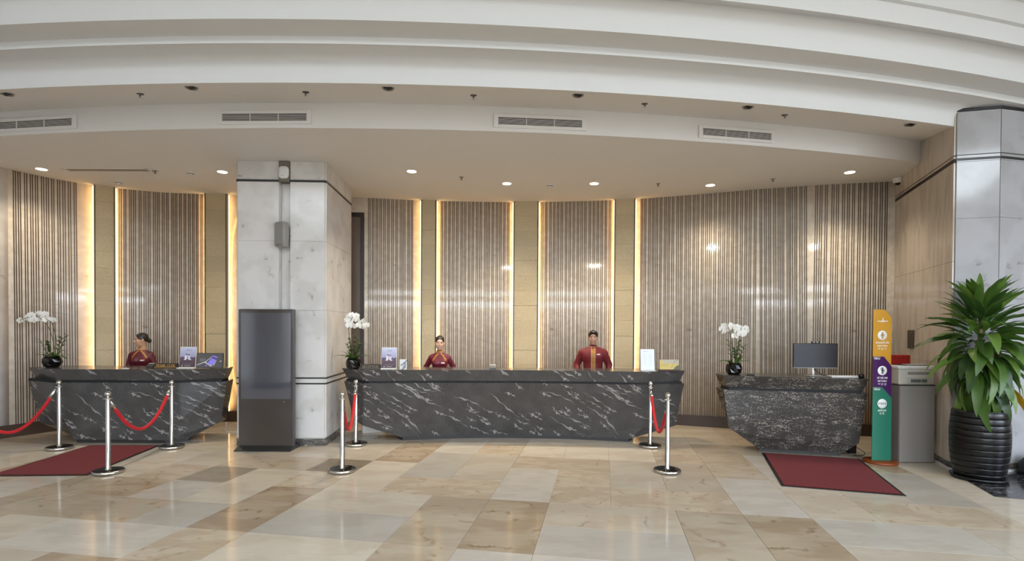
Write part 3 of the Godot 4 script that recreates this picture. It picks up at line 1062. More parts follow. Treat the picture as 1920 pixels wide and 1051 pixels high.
func counters() -> void:
	counter(
		[[-2.62, -8.22], [-2.21, -7.85], [-1.1, -7.98], [0, -8.02], [1.1, -7.97], [1.97, -7.84], [2.64, -8.12], [2.5, -8.5], [-2.5, -8.55]],
		[[-2.54, -8.25], [-2.17, -7.90], [-1.08, -8.02], [0, -8.06], [1.08, -8.01], [1.93, -7.89], [2.57, -8.15], [2.45, -8.49], [-2.45, -8.53]],
		[[-2.58, -8.2], [-2.18, -7.86], [-1.1, -7.99], [0, -8.03], [1.1, -7.98], [1.95, -7.86], [2.63, -8.13], [2.48, -8.5], [-2.48, -8.54]],
		[[-2.45, 0.27, -8.28], [-2.22, 0.25, -7.926], [-1.0, 0.25, -8.162], [0, 0.25, -8.243], [1.05, 0.25, -8.16], [1.96, 0.22, -7.99], [2.54, 0.22, -8.24], [2.4, 0.25, -8.49], [-2.38, 0.25, -8.52]],
		[[-1.78, -8.2], [-1.67, -8.06], [-0.82, -8.234], [0, -8.31], [0.92, -8.22], [1.79, -8.035], [1.88, -8.18], [1.7, -8.45], [-1.65, -8.48]],
		1.08, M.granite, "long dark granite reception counter with white flecks between the marble pillar and the side counter")
	counter(
		[[-7.31, -8.05], [-6.66, -7.69], [-6.2, -7.73], [-5.75, -7.75], [-5.3, -7.76], [-4.86, -7.79], [-4.30, -8.05], [-4.4, -8.42], [-7.15, -8.46]],
		[[-7.22, -8.08], [-6.62, -7.75], [-6.2, -7.78], [-5.75, -7.80], [-5.3, -7.81], [-4.89, -7.84], [-4.36, -8.08], [-4.45, -8.40], [-7.1, -8.44]],
		[[-7.30, -8.04], [-6.65, -7.70], [-6.2, -7.73], [-5.75, -7.75], [-5.3, -7.76], [-4.87, -7.79], [-4.31, -8.06], [-4.4, -8.42], [-7.15, -8.45]],
		[[-7.17, 0.23, -8.10], [-6.45, 0.22, -7.73], [-6.1, 0.22, -7.74], [-5.75, 0.22, -7.75], [-5.4, 0.22, -7.76], [-4.98, 0.22, -7.77], [-4.41, 0.27, -8.08], [-4.5, 0.25, -8.40], [-7.0, 0.25, -8.42]],
		[[-6.55, -8.0], [-6.37, -7.76], [-6.05, -7.76], [-5.75, -7.76], [-5.4, -7.76], [-5.03, -7.75], [-4.80, -7.92], [-5.0, -8.35], [-6.4, -8.38]],
		1.08, M.granite, "dark granite reception counter with white flecks on the far left, the red mat before it")
	counter(
		[[2.95, -7.72], [2.98, -7.46], [3.4, -7.33], [3.84, -7.21], [4.3, -7.10], [4.70, -7.02], [4.84, -7.30], [4.75, -7.75], [3.15, -8.0]],
		[[3.02, -7.72], [3.02, -7.50], [3.42, -7.38], [3.86, -7.26], [4.3, -7.15], [4.67, -7.07], [4.80, -7.32], [4.70, -7.73], [3.2, -7.95]],
		[[2.96, -7.72], [2.97, -7.46], [3.4, -7.33], [3.84, -7.21], [4.3, -7.10], [4.69, -7.02], [4.83, -7.30], [4.74, -7.75], [3.16, -7.98]],
		[[3.10, 0.40, -7.70], [3.05, 0.33, -7.46], [3.45, 0.22, -7.36], [3.87, 0.20, -7.26], [4.3, 0.20, -7.17], [4.64, 0.20, -7.10], [4.80, 0.22, -7.35], [4.65, 0.25, -7.7], [3.35, 0.3, -7.9]],
		[[3.58, -7.65], [3.46, -7.45], [3.7, -7.38], [3.98, -7.31], [4.25, -7.24], [4.48, -7.19], [4.5, -7.45], [4.4, -7.65], [3.65, -7.8]],
		1.065, M.fine_granite, "smaller dark granite counter with fine flowing grain under the black monitor")


# ------------------------------------------------------------------ fittings in the ceiling
const NTH := ["first", "second", "third", "fourth", "fifth", "sixth", "seventh", "eighth"]


func ceiling_fittings() -> void:
	var lit := [[-7.15, -8.12], [-4.455, -8.21], [-1.536, -8.125], [-0.10, -8.78], [1.33, -8.75], [3.25, -8.81], [5.065, -8.05]]
	for i in lit.size():
		var o := base("downlight", Vector3(lit[i][0], LOW, lit[i][1]))
		var st := mb(true)
		lathe(st, [Vector2(0.068, -0.001), Vector2(0.088, -0.006), Vector2(0.096, 0.0)].map(func(p): return p), 24)
		obj("trim_ring", st, M.white_plastic, o)
		st = mb(true)
		lathe(st, [Vector2(0.0, -0.004), Vector2(0.070, -0.004), Vector2(0.070, 0.0)], 24)
		obj("lamp_lens", st, M.lamp, o)
		tag(o, "glowing round downlight in the low soffit, %s of the seven lit ones from the left" % NTH[i], "downlight", "lit downlights over the counters")
		var l := SpotLight3D.new()
		l.name = numbered("downlight_beam")
		l.position = Vector3(lit[i][0], LOW - 0.02, lit[i][1])
		l.rotation.x = -PI / 2
		l.spot_angle = 55.0
		l.spot_angle_attenuation = 1.0
		l.spot_range = 20.0
		l.spot_attenuation = 2.0
		l.light_size = 0.07
		l.light_color = Color(1.0, 0.94, 0.84)
		l.light_energy = 7.0 * [0.22, 0.9, 1.1, 1.0, 1.0, 0.3, 0.45][i]
		l.shadow_enabled = true
		add_child(l, true)
	# unlit adjustable spots in the sloping soffit
	var off := [[32, -5.95], [365, 0], [731, 0], [1081, 0], [1406, 0], [1668, 0]]
	var xs := [-5.52, -3.40, -1.32, 0.70, 2.66, 4.86]
	for i in 6:
		var d := dep(5.48 + 0.91 * 0.17, xs[i])
		var o := base("spotlight", Vector3(xs[i], 4.20 + 0.18 * 0.17, -d))
		var st := mb(true)
		lathe(st, [Vector2(0.045, -0.004), Vector2(0.06, -0.012), Vector2(0.068, 0.004)], 20)
		obj("trim_ring", st, M.grey_plastic, o)
		st = mb(true)
		lathe(st, [Vector2(0, -0.006), Vector2(0.046, -0.006), Vector2(0.05, 0.01)], 20)
		obj("recess", st, M.black_satin, o)
		st = mb(true)
		lathe(st, [Vector2(0, -0.03), Vector2(0.022, -0.028), Vector2(0.03, -0.006)], 16, Vector3(0.008, 0, 0.01), Basis(Vector3(1, 0, 1).normalized(), 0.5))
		obj("lamp_head", st, M.dark_grey, o)
		tag(o, "unlit dark recessed spotlight near the soffit edge, %s of six from the left" % NTH[i], "spotlight", "unlit spotlights along the soffit edge")
	# sprinklers
	var spk := [[-5.46, -8.17, 0], [-0.81, -8.42, 0], [2.37, -8.73, 0], [4.09, -8.42, 0], [-4.13, 0, 1], [-2.27, 0, 1], [-0.44, 0, 1], [1.50, 0, 1], [3.25, 0, 1]]
	for i in spk.size():
		var sloped: bool = spk[i][2] == 1
		var at := Vector3(spk[i][0], LOW, spk[i][1])
		if sloped:
			var f := 0.42
			at = Vector3(spk[i][0], 4.20 + 0.18 * f, -dep(5.48 + 0.91 * f, spk[i][0]))
		var o := base("sprinkler", at)
		var st := mb(true)
		lathe(st, [Vector2(0.0, -0.008), Vector2(0.034, -0.006), Vector2(0.042, 0.006)], 18)
		obj("plate", st, M.grey_plastic if not sloped else M.dark_grey, o)
		st = mb(true)
		lathe(st, [Vector2(0.0, -0.045), Vector2(0.016, -0.043), Vector2(0.016, -0.039), Vector2(0.006, -0.034), Vector2(0.010, -0.008)], 12)
		obj("nozzle", st, M.steel if sloped else M.bronze, o)
		if sloped:
			tag(o, "tiny sprinkler head in the sloping soffit, %s of five from the left" % NTH[i - 4], "sprinkler", "small sprinklers along the soffit edge")
		else:
			tag(o, "small brown sprinkler hanging from the low soffit, %s of four from the left" % NTH[i], "sprinkler", "sprinklers of the low soffit")
	var smoke := [[-6.47, -8.78, "small ceiling detector before the leftmost stone pilaster"], [-4.97, -8.25, "white domed smoke detector left of the marble pillar"], [0.61, -8.83, "white domed smoke detector between the middle downlights"]]
	for q in smoke:
		var o := base("smoke_detector", Vector3(q[0], LOW, q[1]))
		var st := mb(true)
		lathe(st, [Vector2(0, -0.045), Vector2(0.03, -0.043), Vector2(0.042, -0.028), Vector2(0.05, -0.022), Vector2(0.056, 0.0)], 22)
		obj("dome", st, M.white_plastic, o)
		st = mb(true)
		lathe(st, [Vector2(0.0435, -0.029), Vector2(0.0475, -0.026), Vector2(0.0505, -0.0215)], 22)
		obj("vent_ring", st, M.dark_grey, o)
		tag(o, q[2], "detector")
	# flush slot in the low soffit on the left
	var sl := base("slot_diffuser", Vector3(-6.15, LOW, -8.13))
	var st2 := mb()
	for sx in [-1, 1]:
		box(st2, Vector3(sx * 0.63, -0.004, 0), Vector3(0.02, 0.012, 0.16))
		box(st2, Vector3(0, -0.004, sx * 0.072), Vector3(1.28, 0.012, 0.016))
	obj("frame", st2, M.warm_plaster, sl)
	st2 = mb()
	box(st2, Vector3(0, -0.001, 0), Vector3(1.24, 0.004, 0.13))
	obj("panel", st2, std(Color(0.60, 0.55, 0.48), 0.8), sl)
	tag(sl, "long flush ceiling slot in the low soffit at the left", "vent")
	# dome camera at the right corner
	var cam := base("security_camera", Vector3(6.02, LOW, -8.36))
	var st3 := mb(true)
	lathe(st3, [Vector2(0.055, -0.075), Vector2(0.068, -0.06), Vector2(0.075, -0.03), Vector2(0.078, 0.0)], 24)
	obj("housing", st3, M.white_plastic, cam)
	st3 = mb(true)
	lathe(st3, [Vector2(0.0, -0.105), Vector2(0.022, -0.1), Vector2(0.04, -0.088), Vector2(0.052, -0.072)], 24)
	obj("dome", st3, M.black_gloss, cam)
	tag(cam, "white dome security camera at the corner of the slatted wall", "camera")
	# grilles in the band between the soffits
	var gr := [[-5.99, 1.30, "long slotted air grille at the left edge of the photo"], [-2.97, 1.14, "long slotted air grille above the marble pillar"], [0.33, 1.14, "long slotted air grille above the two staff of the long counter"], [2.87, 1.08, "long slotted air grille nearest the white column"]]
	for g in gr:
		var x: float = g[0]
		var w: float = g[1]
		var dd := 0.037 * (x + 2.2)
		var o := base("air_grille", Vector3(x, 4.205, -dep(6.39, x)), atan(dd))
		var st := mb()
		var fw := 0.058
		for s in [-1, 1]:
			box(st, Vector3(s * (w / 2 - fw / 2), 0, 0.006), Vector3(fw, 0.165, 0.022), 0.003)
			box(st, Vector3(0, s * (0.0825 - 0.02), 0.006), Vector3(w - 2 * fw, 0.04, 0.022), 0.003)
		obj("frame", st, M.warm_plaster, o)
		st = mb()
		box(st, Vector3(0, 0, -0.002), Vector3(w - 2 * fw, 0.085, 0.006))
		obj("backing", st, M.black_satin, o)
		for k in 5:
			st = mb()
			box(st, Vector3(0, -0.0285 + k * 0.0142, 0.006), Vector3(w - 2 * fw, 0.0042, 0.006))
			obj("slat", st, M.warm_plaster, o)
		for k in [-1, 1]:
			st = mb()
			box(st, Vector3(k * (w - 2 * fw) / 6, 0, 0.008), Vector3(0.008, 0.085, 0.010))
			obj("divider", st, M.warm_plaster, o)
		tag(o, g[2], "vent", "air grilles in the ceiling band")


# ------------------------------------------------------------------ kiosk, posts, mats
func kiosk() -> void:
	var k := base("display_kiosk", Vector3(-3.43, 0, -7.43))
	var st := mb()
	prism(st, PackedVector2Array([Vector2(-0.37, 0.15), Vector2(0.40, 0.15), Vector2(0.40, -0.19), Vector2(-0.37, -0.19)]), 0.0, 0.012)
	loft(st, [v3([[-0.37, 0.15], [0.40, 0.15], [0.40, -0.19], [-0.37, -0.19]], 0.012), v3([[-0.36, 0.05], [0.39, 0.05], [0.39, -0.19], [-0.36, -0.19]], 0.055)])
	obj("base_plate", st, M.dark_grey, k)
	st = mb()
	box(st, Vector3(0.01, 0.99, -0.02), Vector3(0.77, 1.93, 0.07), 0.008)
	obj("body", st, std(Color(0.22, 0.20, 0.19), 0.3), k)
	st = mb()
	box(st, Vector3(0.01, 0.99, 0.0165), Vector3(0.745, 1.905, 0.004), 0.001)
	obj("glass_front", st, std(Color(0.23, 0.205, 0.19), 0.09, 0.0, 0.6), k)
	st = mb()
	box(st, Vector3(0.01, 1.305, 0.0195), Vector3(0.69, 1.195, 0.003))
	var scr := std(Color(0.27, 0.27, 0.295), 0.04, 0.0, 0.9)
	scr.clearcoat_enabled = true
	scr.clearcoat = 0.6
	scr.clearcoat_roughness = 0.02
	obj("screen", st, scr, k)
	st = mb()
	box(st, Vector3(0.26, 0.665, 0.0195), Vector3(0.012, 0.006, 0.002))
	obj("badge", st, M.grey_plastic, k)
	tag(k, "tall black freestanding display kiosk with a dark screen before the marble pillar", "kiosk")


func post_meshes(o: Node3D) -> void:
	var st := mb(true)
	lathe(st, [Vector2(0.0, 0.0), Vector2(0.150, 0.0), Vector2(0.152, 0.006)], 40)
	obj("rubber_ring", st, M.black_satin, o)
	st = mb(true)
	lathe(st, [Vector2(0.156, 0.006), Vector2(0.161, 0.010), Vector2(0.161, 0.032), Vector2(0.156, 0.037), Vector2(0.148, 0.038)], 40)
	obj("base_rim", st, M.steel, o)
	st = mb(true)
	lathe(st, [Vector2(0.149, 0.0375), Vector2(0.04, 0.043), Vector2(0.02, 0.044)], 40)
	obj("base_plate", st, std(Color(0.10, 0.095, 0.09), 0.12, 0.6), o)
	st = mb(true)
	lathe(st, [Vector2(0.034, 0.042), Vector2(0.031, 0.050), Vector2(0.0255, 0.056), Vector2(0.0255, 0.85), Vector2(0.0255, 0.858)], 24)
	obj("pole", st, M.steel, o)
	st = mb(true)
	lathe(st, [Vector2(0.0255, 0.855), Vector2(0.044, 0.858), Vector2(0.046, 0.863), Vector2(0.044, 0.868), Vector2(0.026, 0.870), Vector2(0.018, 0.876), Vector2(0.014, 0.884), Vector2(0.018, 0.890)], 24)
	obj("collar", st, M.steel, o)
	st = mb(true)
	var pr := []
	for k in 13:
		var a := -PI / 2 + PI * k / 12.0
		pr.append(Vector2(maxf(cos(a) * 0.0345, 0.0), 0.918 + sin(a) * 0.0345))
	lathe(st, pr, 24)
	obj("ball", st, M.steel, o)


func stanchions() -> void:
	var posts := [
		[-6.27, -7.38, "chrome rope post at the left end of the far left counter"],
		[-7.42, -7.10, "chrome rope post at the far end of the leftmost velvet rope"],
		[-4.685, -6.18, "chrome rope post at the near corner of the left red mat"],
		[-4.78, -7.49, "chrome rope post at the far right corner of the left red mat"],
		[-2.003, -6.30, "chrome rope post out on the floor between the kiosk and the long counter"],
		[-2.262, -7.74, "chrome rope post tight against the left end of the long counter"],
		[2.012, -7.72, "chrome rope post tight against the right end of the long counter"],
		[1.866, -6.36, "chrome rope post out on the floor before the right end of the long counter"]]
	var first: Node3D
	for i in posts.size():
		var o: Node3D
		if i == 0:
			first = base("rope_post", Vector3(posts[0][0], 0, posts[0][1]))
			post_meshes(first)
			o = first
		else:
			o = first.duplicate()
			o.name = numbered("rope_post")
			add_child(o, true)
			o.position = Vector3(posts[i][0], 0, posts[i][1])
		tag(o, posts[i][2], "rope post", "chrome rope posts before the counters")
	var ropes := [
		[Vector3(-7.42, 0.84, -7.10), Vector3(-6.27, 0.84, -7.38), 0.59, "red velvet rope running from the leftmost post out of the photo"],
		[Vector3(-4.685, 0.83, -6.18), Vector3(-4.78, 0.84, -7.49), 0.44, "red velvet rope hanging across the left red mat"],
		[Vector3(-2.003, 0.80, -6.30), Vector3(-2.262, 0.84, -7.74), 0.45, "red velvet rope at the left end of the long counter"],
		[Vector3(2.012, 0.84, -7.72), Vector3(1.866, 0.78, -6.36), 0.45, "red velvet rope at the right end of the long counter"]]
	for r in ropes:
		var a: Vector3 = r[0]
		var b: Vector3 = r[1]
		var dir := (Vector3(b.x, 0, b.z) - Vector3(a.x, 0, a.z)).normalized()
		a += dir * 0.04
		b -= dir * 0.04
		var o := base("velvet_rope")
		var pts := []
		for k in 25:
			var t := k / 24.0
			var p := a.lerp(b, t)
			var q := 2.0 * t - 1.0
			p.y -= r[2] * (1.0 - pow(absf(q), 1.9))
			pts.append(p)
		var st := mb(true)
		tube(st, pts.slice(1, 24), 0.021, 12)
		obj("rope", st, M.red_rope, o)
		for e in 2:
			st = mb(true)
			tube(st, [pts[0], pts[1], pts[2].lerp(pts[1], 0.6)] if e == 0 else [pts[24], pts[23], pts[22].lerp(pts[23], 0.6)], [0.010, 0.024, 0.023], 12)
			obj("end_cap", st, M.steel, o)
		tag(o, r[3], "rope", "red velvet ropes")


func mat_at(corners: Array, label: String) -> void:
	var o := base("floor_mat")
	var m := Vector2.ZERO
	for c in corners:
		m += c / 4.0
	var inner := PackedVector2Array()
	for c in corners:
		inner.append(c + (m - c).normalized() * 0.055)
	var st := mb()
	prism(st, PackedVector2Array(corners), 0.0, 0.006)
	obj("rubber_edge", st, M.black_satin, o)
	var pile := std(Color(0.44, 0.075, 0.085), 0.95)
	pile.rim_enabled = true
	pile.rim = 0.1
	var n := blend(128, 128, [noise_img(128, 128, 0.2, 301), stretched(128, 128, 16, 1, 0.25, 302)], func(v):
		return Color(0.8, 0.8, 0.8).lerp(Color(1, 1, 1), v[0] * 0.5 + v[1] * 0.5))
	pile.albedo_texture = n
	pile.uv1_triplanar = true
	pile.uv1_world_triplanar = true
	pile.uv1_scale = Vector3(3.3, 3.3, 3.3)
	st = mb()
	prism(st, inner, 0.004, 0.011)
	obj("pile", st, pile, o)
	tag(o, label, "mat", "red entrance mats")


func mats() -> void:
	mat_at([Vector2(-4.842, -6.06), Vector2(-5.032, -7.62), Vector2(-6.02, -7.60), Vector2(-5.93, -6.0)], "dark red mat with black edge before the far left counter")
	mat_at([Vector2(3.472, -7.38), Vector2(4.61, -7.05), Vector2(4.071, -5.47), Vector2(2.949, -5.80)], "dark red mat with black edge before the counter with the monitor")


# ------------------------------------------------------------------ people: fields of joined tapered capsules, meshed as surface nets
class Field:
	var o: Vector3
	var h: float
	var nx: int
	var ny: int
	var nz: int
	var f: PackedFloat32Array

	func _init(lo: Vector3, hi: Vector3, cell: float) -> void:
		o = lo
		h = cell
		nx = int((hi.x - lo.x) / h) + 2
		ny = int((hi.y - lo.y) / h) + 2
		nz = int((hi.z - lo.z) / h) + 2
		f.resize(nx * ny * nz)
		f.fill(9.0)

	func span(a: float, b: float, o0: float, n: int) -> Vector2i:
		return Vector2i(clampi(int((a - o0) / h), 0, n - 1), clampi(int((b - o0) / h) + 1, 0, n - 1))

	func put(i: int, d: float, k: float, cut: bool) -> void:
		var a := f[i]
		if cut:
			d = -d
			var m := maxf(k - absf(a - d), 0.0) / k
			f[i] = maxf(a, d) + m * m * k * 0.25
		else:
			var m := maxf(k - absf(a - d), 0.0) / k
			f[i] = minf(a, d) - m * m * k * 0.25

	func capsule(a: Vector3, b: Vector3, ra: float, rb: float, k := 0.02, sq := Vector3.ONE, cut := false) -> void:   # sq squeezes an axis
		var r := maxf(ra, rb) + k + h * 3.0
		var rv := Vector3(r / sq.x, r / sq.y, r / sq.z)
		var lo := a.min(b) - rv
		var hi := a.max(b) + rv
		var X := span(lo.x, hi.x, o.x, nx)
		var Y := span(lo.y, hi.y, o.y, ny)
		var Z := span(lo.z, hi.z, o.z, nz)
		var ab := (b - a) * sq
		var l2 := maxf(ab.length_squared(), 1e-9)
		for z in range(Z.x, Z.y + 1):
			for y in range(Y.x, Y.y + 1):
				var row := (z * ny + y) * nx
				for x in range(X.x, X.y + 1):
					var p := (o + Vector3(x, y, z) * h - a) * sq
					var t := clampf(p.dot(ab) / l2, 0.0, 1.0)
					put(row + x, (p - ab * t).length() - lerpf(ra, rb, t), k, cut)

	func ball(c: Vector3, r: Vector3, k := 0.02, cut := false) -> void:
		var m := k + h * 3.0
		var X := span(c.x - r.x - m, c.x + r.x + m, o.x, nx)
		var Y := span(c.y - r.y - m, c.y + r.y + m, o.y, ny)
		var Z := span(c.z - r.z - m, c.z + r.z + m, o.z, nz)
		var rm := minf(r.x, minf(r.y, r.z))
		for z in range(Z.x, Z.y + 1):
			for y in range(Y.x, Y.y + 1):
				var row := (z * ny + y) * nx
				for x in range(X.x, X.y + 1):
					var p := o + Vector3(x, y, z) * h - c
					var q := p / r
					var l := q.length()
					var d: float = (l - 1.0) * l / maxf((q / r).length(), 1e-6) if l > 0.05 else -rm
					put(row + x, d, k, cut)

	func above(y0: float, keep_below := true) -> void:
		for z in nz:
			for y in ny:
				var d := (o.y + y * h - y0) * (1.0 if keep_below else -1.0)
				var row := (z * ny + y) * nx
				for x in nx:
					if f[row + x] < d:
						f[row + x] = d

	func at(p: Vector3) -> float:
		var q := (p - o) / h
		var x := clampi(int(q.x), 0, nx - 2)
		var y := clampi(int(q.y), 0, ny - 2)
		var z := clampi(int(q.z), 0, nz - 2)
		var i := (z * ny + y) * nx + x
		var tx := q.x - x
		var ty := q.y - y
		var tz := q.z - z
		var a := lerpf(lerpf(f[i], f[i + 1], tx), lerpf(f[i + nx], f[i + nx + 1], tx), ty)
		i += nx * ny
		var b := lerpf(lerpf(f[i], f[i + 1], tx), lerpf(f[i + nx], f[i + nx + 1], tx), ty)
		return lerpf(a, b, tz)

	func front(x: float, y: float) -> float:   # the foremost z of the surface
		var z := o.z + (nz - 2) * h
		while z > o.z + h:
			if at(Vector3(x, y, z)) < 0.0:
				return z
			z -= h * 0.25
		return 0.0

	func mesh(st: SurfaceTool, paint: Callable, xf := Transform3D()) -> void:
		var id := {}
		var vs := PackedVector3Array()
		var off := [0, 1, nx, nx + 1, nx * ny, nx * ny + 1, nx * ny + nx, nx * ny + nx + 1]
		var edges := [[0, 1], [2, 3], [4, 5], [6, 7], [0, 2], [1, 3], [4, 6], [5, 7], [0, 4], [1, 5], [2, 6], [3, 7]]
		for z in nz - 1:
			for y in ny - 1:
				var row := (z * ny + y) * nx
				for x in nx - 1:
					var i := row + x
					var v0 := f[i]
					if absf(v0) > h * 3.0:
						continue
					var inside := 0
					for k in 8:
						if f[i + off[k]] < 0.0:
							inside += 1
					if inside == 0 or inside == 8:
						continue
					var s := Vector3.ZERO
					var n := 0
					for e in edges:
						var a := f[i + off[e[0]]]
						var b := f[i + off[e[1]]]
						if (a < 0.0) != (b < 0.0):
							var t := a / (a - b)
							var pa := Vector3(e[0] & 1, (e[0] >> 1) & 1, e[0] >> 2)
							var pb := Vector3(e[1] & 1, (e[1] >> 1) & 1, e[1] >> 2)
							s += pa.lerp(pb, t)
							n += 1
					id[i] = vs.size()
					vs.append(o + (Vector3(x, y, z) + s / n) * h)
		var cols := PackedColorArray()
		for v in vs:
			cols.append(paint.call(v))
		var emit := func(a: int, b: int, c: int, d: int, flip: bool) -> void:
			var q := [a, b, c, a, c, d] if flip else [a, c, b, a, d, c]
			for k in q:
				st.set_color(cols[k])
				st.add_vertex(xf * vs[k])
		for i in id:
			var v0 := f[i]
			var x: int = i % nx
			var y: int = (i / nx) % ny
			var z: int = i / (nx * ny)
			# edges along x, y and z that start at this cell's low corner
			if y > 0 and z > 0 and (v0 < 0.0) != (f[i + 1] < 0.0):
				var q := [i - nx - nx * ny, i - nx * ny, i, i - nx]
				if id.has(q[0]) and id.has(q[1]) and id.has(q[3]):
					emit.call(id[q[0]], id[q[1]], id[q[2]], id[q[3]], v0 > 0.0)
			if x > 0 and z > 0 and (v0 < 0.0) != (f[i + nx] < 0.0):
				var q := [i - 1 - nx * ny, i - 1, i, i - nx * ny]
				if id.has(q[0]) and id.has(q[1]) and id.has(q[3]):
					emit.call(id[q[0]], id[q[1]], id[q[2]], id[q[3]], v0 > 0.0)
			if x > 0 and y > 0 and (v0 < 0.0) != (f[i + nx * ny] < 0.0):
				var q := [i - 1 - nx, i - nx, i, i - 1]
				if id.has(q[0]) and id.has(q[1]) and id.has(q[3]):
					emit.call(id[q[0]], id[q[1]], id[q[2]], id[q[3]], v0 > 0.0)


func lin(r: float, g: float, b: float) -> Color:
	return Color(r, g, b).srgb_to_linear()


func head_field(man: bool, smile: bool) -> Field:
	var F := Field.new(Vector3(-0.105, -0.20, -0.125), Vector3(0.105, 0.135, 0.125), 0.0042)
	F.ball(Vector3(0, 0.03, -0.014), Vector3(0.073, 0.084, 0.090), 0.02)
	F.ball(Vector3(0, -0.035, 0.022), Vector3(0.059, 0.078, 0.063), 0.03)
	var jw := 0.040 if man else 0.028
	F.capsule(Vector3(-jw * 0.6, -0.072, 0.022), Vector3(jw * 0.6, -0.072, 0.022), 0.031, 0.031, 0.03)
	F.ball(Vector3(0, -0.097, 0.052), Vector3(0.021 if man else 0.016, 0.015, 0.018), 0.02)
	F.capsule(Vector3(-0.03, 0.026, 0.070), Vector3(0.03, 0.026, 0.070), 0.011, 0.011, 0.02)
	for s in [-1.0, 1.0]:
		F.ball(Vector3(s * 0.037, -0.028, 0.053), Vector3(0.024, 0.022, 0.022), 0.02)
		F.ball(Vector3(s * 0.031, 0.006, 0.092), Vector3(0.016, 0.011, 0.016), 0.012, true)
		F.ball(Vector3(s * 0.031, 0.005, 0.068), Vector3(0.0135, 0.010, 0.0125), 0.004)
		F.ball(Vector3(s * 0.074, -0.006, -0.008), Vector3(0.009, 0.029, 0.018), 0.008)
		F.ball(Vector3(s * 0.010, -0.034, 0.088), Vector3(0.008, 0.007, 0.009), 0.006)
	F.capsule(Vector3(0, 0.010, 0.082), Vector3(0, -0.028, 0.098), 0.0075, 0.0105, 0.012)
	F.capsule(Vector3(-0.018, -0.0585, 0.080), Vector3(0.018, -0.0585, 0.080), 0.0065, 0.0065, 0.008)
	F.capsule(Vector3(-0.015, -0.068, 0.079), Vector3(0.015, -0.068, 0.079), 0.0075, 0.0075, 0.008)
	var nr := 0.054 if man else 0.043
	F.capsule(Vector3(0, -0.05, -0.02), Vector3(0, -0.2, -0.03), nr, nr + 0.004, 0.025)
	return F


func head_paint(skin: Color, lips: Color, hair: Color, smile: bool) -> Callable:
	return func(v: Vector3) -> Color:
		var ax := absf(v.x)
		if v.z > 0.055:
			var my := -0.0635 + (v.x * v.x * 6.0 if smile else 0.0)
			if ax < (0.025 if smile else 0.020) and absf(v.y - my) < 0.0070 * (1.0 - ax / 0.034):
				if smile and absf(v.y - my) < 0.0024 and ax < 0.013:
					return lin(0.88, 0.85, 0.80)
				return lips
			var ex := ax - 0.031
			var ey := v.y - 0.005
			if ex * ex / 0.00018 + ey * ey / 0.000045 < 1.0:
				return lin(0.06, 0.04, 0.035) if absf(ex) < 0.0065 else lin(0.80, 0.77, 0.74)
			if ax > 0.013 and ax < 0.047 and absf(v.y - 0.0265 + 10.0 * ex * ex) < 0.0042:
				return hair
		return skin


func hand_field(s: float) -> Field:   # a loosely curled hand hanging from its wrist; s mirrors it
	var F := Field.new(Vector3(-0.07, -0.20, -0.05), Vector3(0.07, 0.03, 0.075), 0.004)
	F.capsule(Vector3(0, 0.03, 0), Vector3(0, -0.01, 0), 0.027, 0.026, 0.015, Vector3(1, 1, 1.25))
	for k in 4:
		var x := s * (-0.030 + k * 0.020)
		F.capsule(Vector3(x * 0.5, -0.01, 0), Vector3(x, -0.085, 0.002), 0.014, 0.011, 0.014)
		var ln: float = [0.036, 0.045, 0.049, 0.043][k]
		var a := Vector3(x, -0.085, 0.002)
		var b := a + Vector3(s * (k - 1.5) * 0.002, -ln * 0.94, ln * 0.35)
		var c := b + Vector3(0, -ln * 0.55, ln * 0.45)
		var d := c + Vector3(0, -ln * 0.32, ln * 0.42)
		F.capsule(a, b, 0.0095, 0.0085, 0.003)
		F.capsule(b, c, 0.0085, 0.008, 0.003)
		F.capsule(c, d, 0.008, 0.007, 0.003)
	F.capsule(Vector3(s * 0.022, -0.025, 0.004), Vector3(s * 0.046, -0.058, 0.018), 0.015, 0.0105, 0.012)
	F.capsule(Vector3(s * 0.046, -0.058, 0.018), Vector3(s * 0.050, -0.088, 0.030), 0.0105, 0.009, 0.004)
	return F


